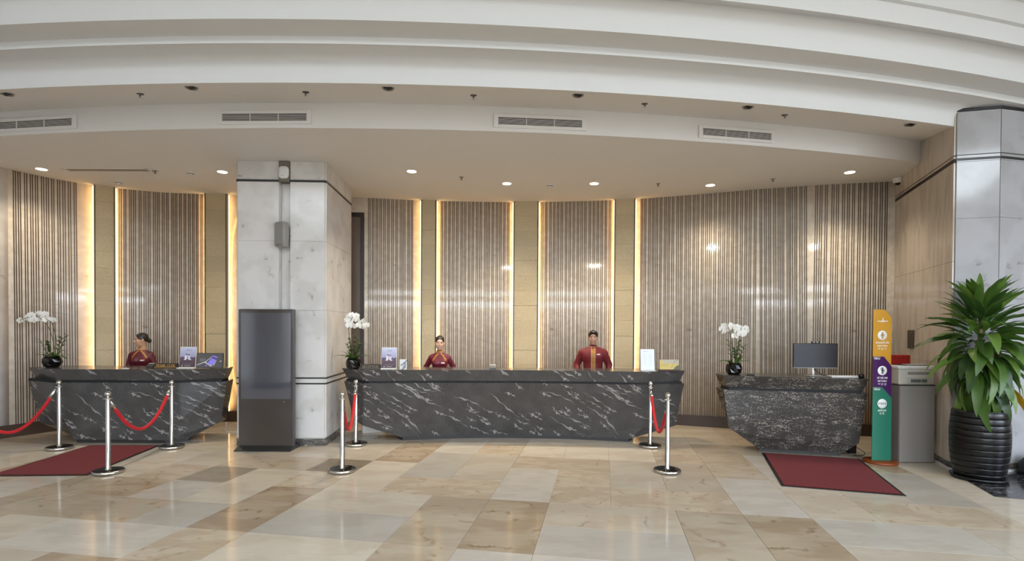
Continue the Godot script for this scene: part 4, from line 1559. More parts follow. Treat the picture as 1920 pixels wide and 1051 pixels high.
func body_bones(F: Field, g: Dictionary, fat: float, legs: bool, arms: bool, k: float) -> void:
	var H: float = g.h
	var s := H / 1.70
	var sq := Vector3(1, 1, 1.42)
	if g.man:
		F.capsule(Vector3(0, 0.93, 0) * s, Vector3(0, 1.10, 0) * s, 0.155 * s + fat, 0.140 * s + fat, k, sq)
		F.capsule(Vector3(0, 1.10, 0) * s, Vector3(0, 1.27, 0.005) * s, 0.140 * s + fat, 0.163 * s + fat, k, sq)
		for e in [-1.0, 1.0]:
			F.capsule(Vector3(0, 1.375, -0.012) * s, Vector3(e * 0.145, 1.333, -0.01) * s, 0.062 * s + fat, 0.056 * s + fat, 0.03)
		F.capsule(Vector3(-0.085, 1.27, 0.025) * s, Vector3(0.085, 1.27, 0.025) * s, 0.080 * s + fat, 0.080 * s + fat, 0.05)
	else:
		F.capsule(Vector3(0, 0.92, 0) * s, Vector3(0, 1.09, 0) * s, 0.160 * s + fat, 0.112 * s + fat, k, sq)
		F.capsule(Vector3(0, 1.09, 0) * s, Vector3(0, 1.25, 0.0) * s, 0.112 * s + fat, 0.138 * s + fat, k, sq)
		for e in [-1.0, 1.0]:
			F.capsule(Vector3(0, 1.372, -0.012) * s, Vector3(e * 0.118, 1.322, -0.01) * s, 0.048 * s + fat, 0.044 * s + fat, 0.03)
		for e in [-1.0, 1.0]:
			F.ball(Vector3(e * 0.060, 1.215, 0.068) * s, Vector3(0.058, 0.060, 0.050) * s + Vector3.ONE * fat, 0.04)
	F.capsule(Vector3(0, 1.36, -0.012) * s, Vector3(0, 1.45, -0.015) * s, 0.062 * s + fat, (0.052 if g.man else 0.043) * s + fat * 0.4, 0.03)
	if arms:
		for e in 2:
			var a: Array = g.arms[e]
			F.capsule(a[0], a[1], (0.054 if g.man else 0.044) * s + fat, (0.043 if g.man else 0.036) * s + fat, k)
			F.capsule(a[1], a[2], (0.043 if g.man else 0.036) * s + fat, (0.030 if g.man else 0.025) * s + fat * 1.3, k * 0.6)
	if legs:
		for e in [-1.0, 1.0]:
			F.capsule(Vector3(e * 0.085, 0.90, 0) * s, Vector3(e * 0.095, 0.49, 0.012) * s, 0.086 * s + fat, 0.056 * s + fat, 0.04)
			F.capsule(Vector3(e * 0.095, 0.49, 0.012) * s, Vector3(e * 0.10, 0.09, -0.02) * s, 0.056 * s + fat, 0.037 * s + fat, 0.03)


func paint_flat(c: Color) -> Callable:
	return func(_v: Vector3) -> Color: return c


func ribbon(st: SurfaceTool, F: Field, pts: Array, w: float, lift := 0.004) -> void:   # a band laid on the front of a garment
	var prev := []
	for i in pts.size():
		var a: Vector2 = pts[maxi(i - 1, 0)]
		var b: Vector2 = pts[mini(i + 1, pts.size() - 1)]
		var d := (b - a).normalized()
		var n := Vector2(-d.y, d.x) * w / 2
		var row := []
		for e in [-1.0, 0.0, 1.0]:
			var q: Vector2 = pts[i] + n * e
			row.append(Vector3(q.x, q.y, F.front(q.x, q.y) + lift))
		if prev:
			for j in 2:
				for t in [[prev[j], prev[j + 1], row[j + 1]], [prev[j], row[j + 1], row[j]]]:
					var nn: Vector3 = (t[1] - t[0]).cross(t[2] - t[0])
					if nn.z < 0:
						tri(st, t[0], t[2], t[1])
					else:
						tri(st, t[0], t[1], t[2])
		prev = row


func person(g: Dictionary) -> void:
	var p := base("person", g.at, g.turn)
	var H: float = g.h
	var s := H / 1.70
	var skin: Color = g.skin
	var vm := std(Color.WHITE, 0.55)
	vm.vertex_color_use_as_albedo = true
	vm.subsurf_scatter_enabled = true
	vm.subsurf_scatter_strength = 0.08
	# body
	var B := Field.new(Vector3(-0.40, 0.0, -0.20), Vector3(0.40, 1.52, 0.30), 0.016)
	body_bones(B, g, 0.0, true, true, 0.03)
	for e in [-1.0, 1.0]:
		B.capsule(Vector3(e * 0.10, 0.055, -0.035) * s, Vector3(e * 0.115, 0.035, 0.13) * s, 0.036, 0.028, 0.02)
	var st := mb(true)
	B.mesh(st, paint_flat(skin))
	var hf := head_field(g.man, g.smile)
	var hx := Transform3D(Basis(Vector3.UP, g.look) * Basis(Vector3.RIGHT, g.nod), Vector3(0, H - 0.118, 0.006))
	hf.mesh(st, head_paint(skin, g.lips, lin(0.05, 0.04, 0.035), g.smile), hx)
	for e in 2:
		var a: Array = g.arms[e]
		var dir: Vector3 = (a[2] - a[1]).normalized()
		var y := -dir
		var x := y.cross(Vector3(0, 0, 1)).normalized()
		if x.length() < 0.1:
			x = Vector3.RIGHT
		x = -x if x.x < 0 else x
		var z := x.cross(y).normalized()
		hand_field(-1.0 if a[0].x > 0 else 1.0).mesh(st, paint_flat(skin), Transform3D(Basis(x, y, z), a[2]))
	obj("body", st, vm, p)
	# hair
	var hr := Field.new(Vector3(-0.11, -0.12, -0.16), Vector3(0.11, 0.15, 0.12), 0.005)
	if g.man:
		hr.ball(Vector3(0, 0.040, -0.016), Vector3(0.079, 0.086, 0.098), 0.01)
		hr.ball(Vector3(0.008, 0.088, 0.035), Vector3(0.062, 0.030, 0.052), 0.02)
		hr.ball(Vector3(0, -0.030, 0.085), Vector3(0.068, 0.094, 0.070), 0.006, true)
		hr.capsule(Vector3(-0.1, -0.075, 0.02), Vector3(0.1, -0.075, 0.02), 0.075, 0.075, 0.01, Vector3.ONE, true)
		hr.ball(Vector3(0, -0.085, -0.02), Vector3(0.1, 0.065, 0.07), 0.01, true)
	else:
		hr.ball(Vector3(0, 0.034, -0.018), Vector3(0.0785, 0.087, 0.097), 0.01)
		hr.ball(Vector3(0, -0.026, 0.080), Vector3(0.061, 0.092, 0.066), 0.008, true)
		hr.ball(Vector3(0, -0.075, 0.0), Vector3(0.095, 0.075, 0.085), 0.01, true)
		if g.bun_low:
			hr.ball(Vector3(0, -0.015, -0.115), Vector3(0.040, 0.038, 0.034), 0.012)
		else:
			hr.ball(Vector3(0, 0.088, -0.065), Vector3(0.042, 0.036, 0.04), 0.012)
	st = mb(true)
	hr.mesh(st, paint_flat(Color.WHITE), hx)
	var hm := std(Color(0.085, 0.065, 0.055), 0.42)
	obj("hair", st, hm, p)
	# tunic
	var T := Field.new(Vector3(-0.40, 0.30 if not g.man else 0.74, -0.26), Vector3(0.40, 1.52, 0.34), 0.013)
	body_bones(T, g, 0.014 if g.man else 0.009, false, true, 0.025)
	if g.man:
		T.capsule(Vector3(0, 0.80, 0) * s, Vector3(0, 0.95, 0) * s, 0.178 * s, 0.172 * s, 0.03, Vector3(1, 1, 1.35))
		T.above(0.80 * s, false)
	else:
		T.capsule(Vector3(0, 0.34, 0) * s, Vector3(0, 0.92, 0) * s, 0.20 * s, 0.168 * s, 0.03, Vector3(1, 1, 1.35))
		T.above(0.36 * s, false)
	T.above((1.425 if g.man else 1.405) * s)
	st = mb(true)
	T.mesh(st, paint_flat(Color.WHITE))
	var tm := std(g.cloth, 0.62 if g.man else 0.45)
	tm.rim_enabled = true
	tm.rim = 0.25
	obj("jacket" if g.man else "tunic", st, tm, p)
	# trousers
	var L := Field.new(Vector3(-0.26, 0.0, -0.20), Vector3(0.26, 1.0, 0.22), 0.018)
	for e in [-1.0, 1.0]:
		L.capsule(Vector3(e * 0.085, 0.90, 0) * s, Vector3(e * 0.098, 0.07, -0.012) * s, 0.10 * s, (0.066 if g.man else 0.085) * s, 0.02)
	L.above(0.06, false)
	st = mb(true)
	L.mesh(st, paint_flat(Color.WHITE))
	obj("trousers", st, std(Color(0.10, 0.08, 0.085), 0.7) if g.man else std(Color(0.83, 0.81, 0.79), 0.6), p)
	# shoes
	for e in [-1.0, 1.0]:
		st = mb(true)
		tube(st, [Vector3(e * 0.10, 0.045, -0.09) * s, Vector3(e * 0.10, 0.05, -0.05) * s, Vector3(e * 0.105, 0.048, 0.05) * s, Vector3(e * 0.115, 0.034, 0.13) * s, Vector3(e * 0.118, 0.028, 0.17) * s], [0.025, 0.044, 0.043, 0.034, 0.016], 14)
		obj("shoe", st, M.black_gloss, p)
	# collar and gold trimmings
	var gold := blend(64, 64, [noise_img(64, 64, 0.11, 401, FastNoiseLite.TYPE_CELLULAR), noise_img(64, 64, 0.2, 402)], func(v):
		return Color(0.74, 0.52, 0.22).lerp(Color(0.34, 0.10, 0.08), smoothstep(0.45, 0.62, v[0])))
	var gm := planar(gold, 0.07, 0.5, Color.WHITE, Vector3.ZERO, false)
	st = mb(true)
	var cr := 0.058 if g.man else 0.049
	var cy: float = (1.418 if g.man else 1.400) * s
	lathe(st, [Vector2(cr * 1.45, cy - 0.035), Vector2(cr * 1.25, cy - 0.012), Vector2(cr * 1.14, cy + 0.010), Vector2(cr * 1.08, cy + 0.040), Vector2(cr * 1.02, cy + 0.040), Vector2(cr * 1.0, cy + 0.01)], 28, Vector3(0, 0, -0.016))
	obj("collar", st, gm if not g.man else std(g.cloth, 0.6), p)
	st = mb(true)
	if g.man:
		var pts := []
		for k in 22:
			pts.append(Vector2(0.0, lerpf(1.425, 0.81, k / 21.0) * s))
		ribbon(st, T, pts, 0.058)
		obj("gold_placket", st, gm, p)
		for k in 2:
			st = mb(true)
			var pe := []
			for j in 22:
				pe.append(Vector2((k * 2 - 1) * 0.031, lerpf(1.422, 0.81, j / 21.0) * s))
			ribbon(st, T, pe, 0.007, 0.006)
			obj("gold_edge", st, M.gold_print, p)
	else:
		for e in [-1.0, 1.0]:
			st = mb(true)
			var pts := []
			for k in 14:
				var t := k / 13.0
				pts.append(Vector2(e * lerpf(0.010, 0.112, t), (lerpf(1.398, 1.262, t) + 0.012 * sin(t * PI)) * s))
			ribbon(st, T, pts, 0.024)
			obj("gold_trim", st, gm, p)
	# name badge
	var bx: float = 0.085 if g.man else 0.055
	var by: float = (1.305 if g.man else 1.225) * s
	st = mb()
	box(st, Vector3(bx, by, T.front(bx, by) + 0.006), Vector3(0.058, 0.019, 0.005), 0.002, Basis(Vector3.RIGHT, -0.15))
	obj("name_badge", st, std(Color(0.85, 0.76, 0.70), 0.4), p)
	tag(p, g.label, "person")


func people() -> void:
	var skin_a := lin(0.72, 0.55, 0.44)
	var skin_b := lin(0.80, 0.64, 0.54)
	var skin_c := lin(0.70, 0.54, 0.44)
	var maroon := Color(0.36, 0.055, 0.115)
	person({"at": Vector3(-6.12, 0, -8.80), "turn": 0.25, "h": 1.60, "man": false, "smile": false, "bun_low": true, "look": -1.0, "nod": 0.02, "skin": skin_a, "lips": lin(0.55, 0.26, 0.24), "cloth": Color(0.33, 0.055, 0.11),
		"arms": [[Vector3(-0.138, 1.235, -0.01), Vector3(-0.195, 1.05, -0.03), Vector3(-0.155, 0.88, 0.09)], [Vector3(0.138, 1.235, -0.01), Vector3(0.195, 1.05, -0.03), Vector3(0.155, 0.88, 0.09)]],
		"label": "woman in a maroon tunic with gold collar bands looking sideways behind the far left counter"})
	person({"at": Vector3(-1.19, 0, -8.79), "turn": 0.10, "h": 1.58, "man": false, "smile": true, "bun_low": false, "look": 0.04, "nod": 0.04, "skin": skin_b, "lips": lin(0.66, 0.30, 0.29), "cloth": Color(0.38, 0.055, 0.13),
		"arms": [[Vector3(-0.138, 1.215, -0.01), Vector3(-0.225, 1.06, -0.06), Vector3(-0.215, 0.87, 0.06)], [Vector3(0.138, 1.215, -0.01), Vector3(0.225, 1.06, -0.06), Vector3(0.215, 0.87, 0.06)]],
		"label": "smiling woman in a maroon tunic with gold collar bands behind the long counter"})
	person({"at": Vector3(1.345, 0, -8.84), "turn": -0.12, "h": 1.68, "man": true, "smile": false, "bun_low": false, "look": -0.03, "nod": 0.04, "skin": skin_c, "lips": lin(0.62, 0.43, 0.36), "cloth": Color(0.41, 0.045, 0.085),
		"arms": [[Vector3(-0.178, 1.305, -0.01), Vector3(-0.265, 1.11, -0.06), Vector3(-0.235, 0.94, 0.08)], [Vector3(0.178, 1.305, -0.01), Vector3(0.265, 1.11, -0.06), Vector3(0.235, 0.94, 0.08)]],
		"label": "man with short dark hair in a crimson jacket with gold placket behind the long counter"})


# ------------------------------------------------------------------ plants
func leaf_mesh(ln: float, wd: float, bend: float, fold: float, n := 8, tip := 1.0) -> ArrayMesh:   # grows along +Z from its stalk, bends down
	var st := mb(true)
	var rows := []
	for i in n + 1:
		var t := float(i) / n
		var a := bend * t
		var y := -ln * (1 - cos(a)) / maxf(bend, 0.01) if bend > 0.01 else 0.0
		var z := ln * sin(a) / maxf(bend, 0.01) if bend > 0.01 else ln * t
		var w := wd * 0.5 * pow(sin(PI * clampf(0.06 + 0.94 * pow(t, 0.8), 0, 1)), 0.75) * (1.0 if t < 0.97 else 0.3) + 0.002
		var lift := fold * w
		var wave := 0.12 * w * sin(t * 14.0)
		rows.append([Vector3(-w, y + lift + wave, z), Vector3(0, y, z), Vector3(w, y + lift - wave, z)])
	for i in n:
		for j in 2:
			quad(st, rows[i][j], rows[i + 1][j], rows[i + 1][j + 1], rows[i][j + 1])
	st.generate_normals()
	return st.commit()


func flower_mesh() -> ArrayMesh:   # a moth orchid facing +Z: three sepals, two broad petals, a small lip
	var st := mb(true)
	var petal := func(ang: float, ln: float, wd: float, z: float, cup: float) -> void:
		var d := Vector2(cos(ang), sin(ang))
		var s := Vector2(-d.y, d.x)
		var rows := []
		for i in 6:
			var t := i / 5.0
			var w := wd * 0.5 * sqrt(maxf(0.0, sin(PI * clampf(0.08 + 0.84 * t, 0, 1)))) * (1.0 if i < 5 else 0.55)
			var row := []
			for e in [-1.0, 0.0, 1.0]:
				var q: Vector2 = d * (0.004 + ln * t) + s * w * e
				row.append(Vector3(q.x, q.y, z + cup * t * t * ln - absf(e) * 0.1 * w))
			rows.append(row)
		for i in 5:
			for j in 2:
				for c in [rows[i][j], rows[i + 1][j], rows[i + 1][j + 1], rows[i][j], rows[i + 1][j + 1], rows[i][j + 1]]:
					st.set_color(Color(0.83, 0.82, 0.78))
					st.add_vertex(c)
	for a in [90.0, 215.0, 325.0]:
		petal.call(deg_to_rad(a), 0.046, 0.036, 0.0, 0.1)
	for a in [12.0, 168.0]:
		petal.call(deg_to_rad(a), 0.052, 0.062, 0.004, 0.15)
	var c := Vector3(0, -0.006, 0.012)
	for k in 8:
		var a0 := TAU * k / 8
		var a1 := TAU * (k + 1) / 8
		for q in [c + Vector3(cos(a0) * 0.010, sin(a0) * 0.009, -0.008), c + Vector3(0, -0.004, 0.010), c + Vector3(cos(a1) * 0.010, sin(a1) * 0.009, -0.008)]:
			st.set_color(Color(0.75, 0.62, 0.30) if k < 4 else Color(0.70, 0.45, 0.42))
			st.add_vertex(q)
	st.generate_normals()
	return st.commit()


func orchids() -> void:
	var fm := flower_mesh()
	var petals := std(Color.WHITE, 0.55)
	petals.vertex_color_use_as_albedo = true
	petals.backlight_enabled = true
	petals.backlight = Color(0.5, 0.5, 0.47)
	petals.cull_mode = BaseMaterial3D.CULL_DISABLED
	var broad := leaf_mesh(0.24, 0.085, 1.2, 0.3)
	var slim := leaf_mesh(0.27, 0.040, 1.2, 0.3)
	var small := leaf_mesh(0.075, 0.034, 0.4, 0.3, 5)
	var sets := [
		{"at": Vector3(-6.96, 1.08, -8.07), "fl": [[-46, 91], [-37, 94], [-28, 97], [-19, 100], [-11, 99], [-3, 96], [-26, 89], [-52, 87], [-12, 89], [-4, 89], [4, 88], [-20, 90], [-34, 88]], "stems": [[[6, 25], [2, 58], [-8, 84], [-22, 96], [-50, 88]], [[10, 25], [9, 60], [4, 84], [-6, 91]]],
			"leaves": [[0, 30, 0.95, 0], [0, -10, 0.8, -0.8], [1, 100, 0.8, 0], [0, 150, 0.6, 0.3], [1, 45, 0.8, 0.6], [1, 135, 0.9, 0], [1, 215, 0.9, 0], [2, 10, 0.7, 0], [0, -40, 0.75, 0], [1, 130, 0.7, 1], [0, 290, 0.9, 1], [2, 170, 0.5, 1]], "sprigs": [[14, 27, 24, 60], [-4, 27, -16, 50], [12, 27, 13, 54], [2, 26, -3, 46]], "label": "white orchid in a dark vase with trailing blossoms, on the far left counter", "w": 0.128},
		{"at": Vector3(-2.40, 1.08, -8.06), "fl": [[-6, 98], [0, 100], [6, 99], [-4, 89], [-10, 92], [3, 93], [-5, 82], [0, 80], [9, 92], [16, 86], [22, 89], [26, 82], [18, 79], [13, 81]], "stems": [[[-4, 25], [-6, 55], [-7, 82], [1, 97]], [[6, 25], [10, 50], [12, 72], [18, 88]]],
			"leaves": [[0, 200, 0.7, 0.2], [0, 75, 0.7, 0.4], [1, 110, 0.9, 0.3], [0, 10, 0.6, 0.5], [1, 150, 1.0, 0], [1, 35, 1.1, 0], [2, 20, 1.1, 0], [1, 200, 0.8, 1], [2, 100, 0.9, 1], [1, 60, 0.8, 1], [2, 170, 1.0, 0], [0, 120, 0.6, 0], [2, 60, 0.9, 1]], "sprigs": [[2, 25, 0, 62], [6, 25, 8, 56], [-4, 25, -8, 54], [9, 25, 16, 50], [-2, 25, -12, 46]], "label": "white orchid in a dark vase at the pillar end of the long counter", "w": 0.112},
		{"at": Vector3(3.20, 1.065, -7.68), "fl": [[-24, 85], [-18, 90], [-12, 91], [-7, 88], [-20, 80], [-15, 85], [2, 82], [0, 72], [9, 86], [16, 86], [20, 82], [12, 78], [8, 75], [4, 88], [14, 76]], "stems": [[[-5, 25], [-5, 55], [-10, 74], [-14, 88]], [[5, 25], [7, 52], [8, 72], [10, 84]]],
			"leaves": [[0, 165, 0.9, 0], [0, 185, 0.85, 0], [0, 70, 0.9, 1], [0, 20, 0.85, 0], [0, 40, 0.7, 1], [1, 140, 0.5, 1]], "sprigs": [[-4, 24, -8, 60], [2, 24, -3, 46], [5, 24, 11, 60], [8, 24, 15, 52]], "label": "white and cream orchid in a round dark vase on the counter with the monitor", "w": 0.112}]
	for i in 3:
		var q: Dictionary = sets[i]
		var o := base("potted_orchid", q.at)
		var px: float = 0.0081 if i < 2 else 0.0077
		var w: float = q.w
		# faceted vase
		var st := mb()
		var prof := [Vector2(0.0, 0.0), Vector2(0.075, 0.0), Vector2(0.105, 0.03), Vector2(w, 0.085), Vector2(w * 0.93, 0.135), Vector2(w * 0.74, 0.165), Vector2(w * 0.68, 0.165), Vector2(w * 0.72, 0.13)]
		for k in prof.size() - 1:
			for a in 14:
				var pt := func(kk: int, aa: int) -> Vector3:
					var an := TAU * (aa % 14) / 14 + kk * 0.22
					var rr: float = prof[kk].x * (1.0 + (0.05 * sin(aa % 14 * 2.6 + kk * 1.9) if kk > 1 and kk < 5 else 0.0))
					return Vector3(cos(an) * rr, prof[kk].y, sin(an) * rr)
				tri(st, pt.call(k, a), pt.call(k + 1, a), pt.call(k + 1, a + 1))
				if k > 0:
					tri(st, pt.call(k, a), pt.call(k + 1, a + 1), pt.call(k, a + 1))
		obj("vase", st, std(Color(0.05, 0.04, 0.04), 0.09), o)
		st = mb(true)
		lathe(st, [Vector2(w * 0.72, 0.14), Vector2(0.0, 0.152)], 20)
		obj("moss", st, M.soil, o)
		for lf in q.leaves:
			var m: Mesh = [broad, slim, slim][lf[0]]
			var az := deg_to_rad(lf[1])
			var dir := Vector3(cos(az), 0, sin(az) * 0.8 + 0.15)
			var yb: float = atan2(dir.x, dir.z)
			inst("leaf", m, [M.green_leaf, M.dark_leaf, M.green_leaf][lf[0]], o, Transform3D(Basis(Vector3.UP, yb) * Basis(Vector3.RIGHT, -0.75 - 0.45 * lf[3]).scaled(Vector3.ONE * lf[2]), Vector3(cos(az) * w * 0.4, 0.15, sin(az) * w * 0.4)))
		for s in q.stems:
			var pts := []
			var c := Curve3D.new()
			for k in s.size():
				var a: Vector2 = Vector2(s[maxi(k - 1, 0)][0], s[maxi(k - 1, 0)][1])
				var b: Vector2 = Vector2(s[mini(k + 1, s.size() - 1)][0], s[mini(k + 1, s.size() - 1)][1])
				var tg := Vector3(b.x - a.x, b.y - a.y, 0) * px * 0.2
				c.add_point(Vector3(s[k][0] * px, s[k][1] * px, 0.02 * k), -tg, tg)
			for k in 17:
				pts.append(c.sample_baked(c.get_baked_length() * k / 16.0))
			st = mb(true)
			tube(st, pts, 0.0042, 6)
			obj("flower_stem", st, M.stem, o)
		for k in q.sprigs.size():
			var sp: Array = q.sprigs[k]
			var a := Vector3(sp[0] * px * 0.5, 0.14, (k % 2) * 0.05 - 0.02)
			var b := Vector3(sp[2] * px, sp[3] * px, (k % 2) * 0.09 - 0.03)
			st = mb(true)
			tube(st, [a, a.lerp(b, 0.5) + Vector3(0, 0.01, 0), b], [0.005, 0.004, 0.003], 6)
			obj("sprig_stem", st, M.stem, o)
			for j in 7:
				var t := 0.4 + 0.6 * j / 6.0
				var sd := 1.0 if j % 2 else -1.0
				var yb: float = sd * 1.35 + (k * 0.7)
				inst("sprig_leaf", small, M.dark_leaf, o, Transform3D(Basis(Vector3.UP, yb) * Basis(Vector3.RIGHT, -0.7), a.lerp(b, t)))
		for k in q.fl.size():
			var f: Array = q.fl[k]
			var rr := RandomNumberGenerator.new()
			rr.seed = i * 50 + k
			inst("flower", fm, petals, o, Transform3D(Basis(Vector3.UP, rr.randf_range(-0.7, 0.7)) * Basis(Vector3.RIGHT, rr.randf_range(-0.25, 0.35)) * Basis(Vector3.BACK, rr.randf_range(-0.3, 0.3)), Vector3(f[0] * px, f[1] * px, 0.05 + rr.randf_range(-0.045, 0.035))))
		tag(o, q.label, "orchid", "potted orchids on the counters")


func big_plant() -> void:
	var o := base("potted_plant", Vector3(5.40, 0.004, -6.14))
	var st := mb(true)
	lathe(st, [Vector2(0.0, 0.0), Vector2(0.235, 0.0), Vector2(0.262, 0.018), Vector2(0.268, 0.040), Vector2(0.258, 0.040), Vector2(0.248, 0.018), Vector2(0.0, 0.015)], 40)
	obj("saucer", st, M.black_satin, o)
	var pot := std(Color(0.045, 0.045, 0.048), 0.28)
	var y := 0.016
	var prof := func(t: float) -> float: return 0.205 + 0.062 * sin(PI * clampf(0.10 + 0.74 * t, 0, 1)) + 0.016 * t
	for k in 11:
		var h := 0.0705
		var r0: float = prof.call(k / 11.0)
		var r1: float = prof.call((k + 1) / 11.0)
		st = mb(true)
		lathe(st, [Vector2(r0 - 0.008, y), Vector2(r0 - 0.001, y + 0.003), Vector2(r0 + 0.002, y + 0.010), Vector2(r0 * 0.3 + r1 * 0.7 + 0.004, y + h - 0.012), Vector2(r1 + 0.003, y + h - 0.003), Vector2(r1 - 0.008, y + h)], 40)
		obj("pot_band", st, pot, o)
		y += h
	st = mb(true)
	lathe(st, [Vector2(0.245, y - 0.004), Vector2(0.250, y + 0.006), Vector2(0.240, y + 0.008), Vector2(0.238, y - 0.03), Vector2(0.236, y - 0.08)], 40)
	obj("pot_rim", st, pot, o)
	st = mb(true)
	lathe(st, [Vector2(0.238, y - 0.05), Vector2(0.0, y - 0.04)], 30)
	obj("soil", st, M.soil, o)
	# stems
	var stems := [[Vector3(-0.05, 0, 0.02), Vector3(-0.08, 1.42, 0.04)], [Vector3(0.06, 0, 0.0), Vector3(0.09, 1.52, -0.02)], [Vector3(0.0, 0, -0.06), Vector3(0.02, 1.85, -0.03)], [Vector3(0.03, 0, 0.08), Vector3(0.05, 1.45, 0.14)]]
	for s in stems:
		st = mb(true)
		tube(st, [Vector3(s[0].x, y - 0.06, s[0].z), Vector3(s[0].x, 1.1, s[0].z).lerp(Vector3(s[1].x, 1.1, s[1].z), 0.5), s[1]], [0.032, 0.028, 0.02], 10)
		obj("stem", st, M.bark, o)
	var lm := [leaf_mesh(0.56, 0.098, 1.15, 0.35, 9), leaf_mesh(0.48, 0.112, 1.5, 0.4, 9), leaf_mesh(0.46, 0.086, 0.6, 0.35, 9), leaf_mesh(0.40, 0.104, 1.3, 0.3, 9)]
	var r2 := RandomNumberGenerator.new()
	r2.seed = 23
	var n := 230
	for k in n:
		var t := k / float(n - 1)
		var yy := 1.02 + 0.98 * pow(t, 0.85)
		var az := k * 2.39996 + r2.randf_range(-0.3, 0.3)
		var el := lerpf(-0.95, 1.38, pow(t, 1.05)) + r2.randf_range(-0.22, 0.22)
		var rad := 0.05 + 0.07 * sin(PI * t) + r2.randf() * 0.03
		var m: Mesh = lm[2] if t > 0.72 else lm[(0 if t < 0.6 else 2) if k % 3 == 0 else (1 if t < 0.6 else 0) if k % 3 == 1 else (3 if t < 0.55 else 2)]
		var mat: Material = [M.green_leaf, M.dark_leaf, M.green_leaf, M.light_leaf, M.green_leaf, M.dark_leaf, M.light_leaf][r2.randi() % 7]
		if k == 24 or k == 51:
			mat = M.yellow_leaf
		var sc := r2.randf_range(0.85, 1.12) * lerpf(1.06, 0.86, t)
		var back := cos(az) * cos(clampf(el, -1.2, 1.2))
		var reach: float = m.get_aabb().size.z * sc * 1.02
		if back < 0.0 and -cos(az) * rad - back * reach > 0.24:
			sc *= clampf((0.24 + cos(az) * rad) / (-back * reach), 0.3, 1.0)
		inst("leaf", m, mat, o, Transform3D((Basis(Vector3.UP, az) * Basis(Vector3.RIGHT, -el) * Basis(Vector3.BACK, r2.randf_range(-0.5, 0.5))).scaled_local(Vector3.ONE * sc), Vector3(sin(az) * rad, yy, cos(az) * rad)))
	tag(o, "tall leafy dracaena in a ribbed glossy black pot at the foot of the white column", "potted plant")


# ------------------------------------------------------------------ small things on the counters
func picture(w: int, h: int, f: Callable) -> StandardMaterial3D:
	var im := Image.create_empty(w, h, false, Image.FORMAT_RGB8)
	f.call(im)
	var m := std(Color.WHITE, 0.3)
	m.albedo_texture = ImageTexture.create_from_image(im)
	return m


func face(n: String, w: float, h: float, at: Vector3, mat: Material, parent: Node, tilt := 0.0) -> MeshInstance3D:   # a flat print
	var st := mb()
	uvquad(st, Vector3(-w / 2, 0, 0), Vector3(w / 2, 0, 0), Vector3(w / 2, h, 0), Vector3(-w / 2, h, 0))
	var o := obj(n, st, mat, parent, at)
	o.rotation.x = tilt
	return o


func disc_px(im: Image, cx: float, cy: float, rx: float, ry: float, c: Color) -> void:
	for y in range(int(cy - ry), int(cy + ry) + 1):
		for x in range(int(cx - rx), int(cx + rx) + 1):
			if x >= 0 and y >= 0 and x < im.get_width() and y < im.get_height() and pow((x - cx) / rx, 2) + pow((y - cy) / ry, 2) <= 1.0:
				im.set_pixel(x, y, c)


func line_px(im: Image, a: Vector2, b: Vector2, w0: float, w1: float, c: Color) -> void:
	var n := int(a.distance_to(b)) + 1
	for k in n + 1:
		var p := a.lerp(b, float(k) / n)
		var w := lerpf(w0, w1, float(k) / n)
		disc_px(im, p.x, p.y, w, w, c)


func leaflet(im: Image) -> void:   # pale violet sky over a brown beach, two small figures, lines of small print
	for y in 160:
		var c := Color(0.76, 0.77, 0.85).lerp(Color(0.62, 0.60, 0.72), y / 80.0) if y < 84 else Color(0.40, 0.31, 0.35).lerp(Color(0.24, 0.18, 0.22), (y - 84) / 76.0)
		for x in 120:
			im.set_pixel(x, y, c)
	for k in 9:
		disc_px(im, 4 + k * 14, 84, 9, 4 + (k * 5) % 7, Color(0.36, 0.30, 0.40))
	disc_px(im, 50, 56, 5, 6, Color(0.25, 0.19, 0.18))
	disc_px(im, 68, 60, 5, 6, Color(0.27, 0.2, 0.19))
	disc_px(im, 45, 82, 10, 19, Color(0.86, 0.85, 0.88))
	disc_px(im, 69, 82, 10, 17, Color(0.82, 0.81, 0.86))
	disc_px(im, 38, 98, 8, 5, Color(0.80, 0.79, 0.83))
	disc_px(im, 78, 98, 9, 5, Color(0.78, 0.77, 0.82))
	im.fill_rect(Rect2i(48, 18, 22, 3), Color(0.35, 0.34, 0.42))
	disc_px(im, 78, 18, 3, 3, Color(0.3, 0.3, 0.4))
	im.fill_rect(Rect2i(34, 28, 54, 2), Color(0.52, 0.52, 0.60))
	im.fill_rect(Rect2i(18, 134, 84, 2), Color(0.62, 0.56, 0.58))
	im.fill_rect(Rect2i(38, 147, 46, 3), Color(0.75, 0.70, 0.70))
	disc_px(im, 20, 149, 5, 4, Color(0.85, 0.82, 0.80))


func sign_holder(n: String, at: Vector3, turn: float, w: float, h: float, mat: Material, label: String, category: String) -> Node3D:   # a leaning clear stand with a print in it
	var o := base(n, at, turn)
	var st := mb()
	box(st, Vector3(0, 0.006, 0.02), Vector3(w, 0.012, 0.09), 0.003)
	obj("foot", st, M.white_plastic, o)
	st = mb()
	box(st, Vector3(0, h / 2, 0), Vector3(w, h, 0.006), 0.002, Basis(Vector3.RIGHT, -0.12))
	var b := obj("panel", st, M.white_plastic, o)
	b.position = Vector3(0, 0.012, -0.02 * h / 0.3)
	var f := face("print", w - 0.014, h - 0.014, Vector3(0, 0.019, 0.0), mat, o, -0.12)
	f.position = Vector3(0, 0.019 - 0.00, 0.0195 * h / 0.3 + 0.0042 - 0.02 * h / 0.3)
	tag(o, label, category)
	return o


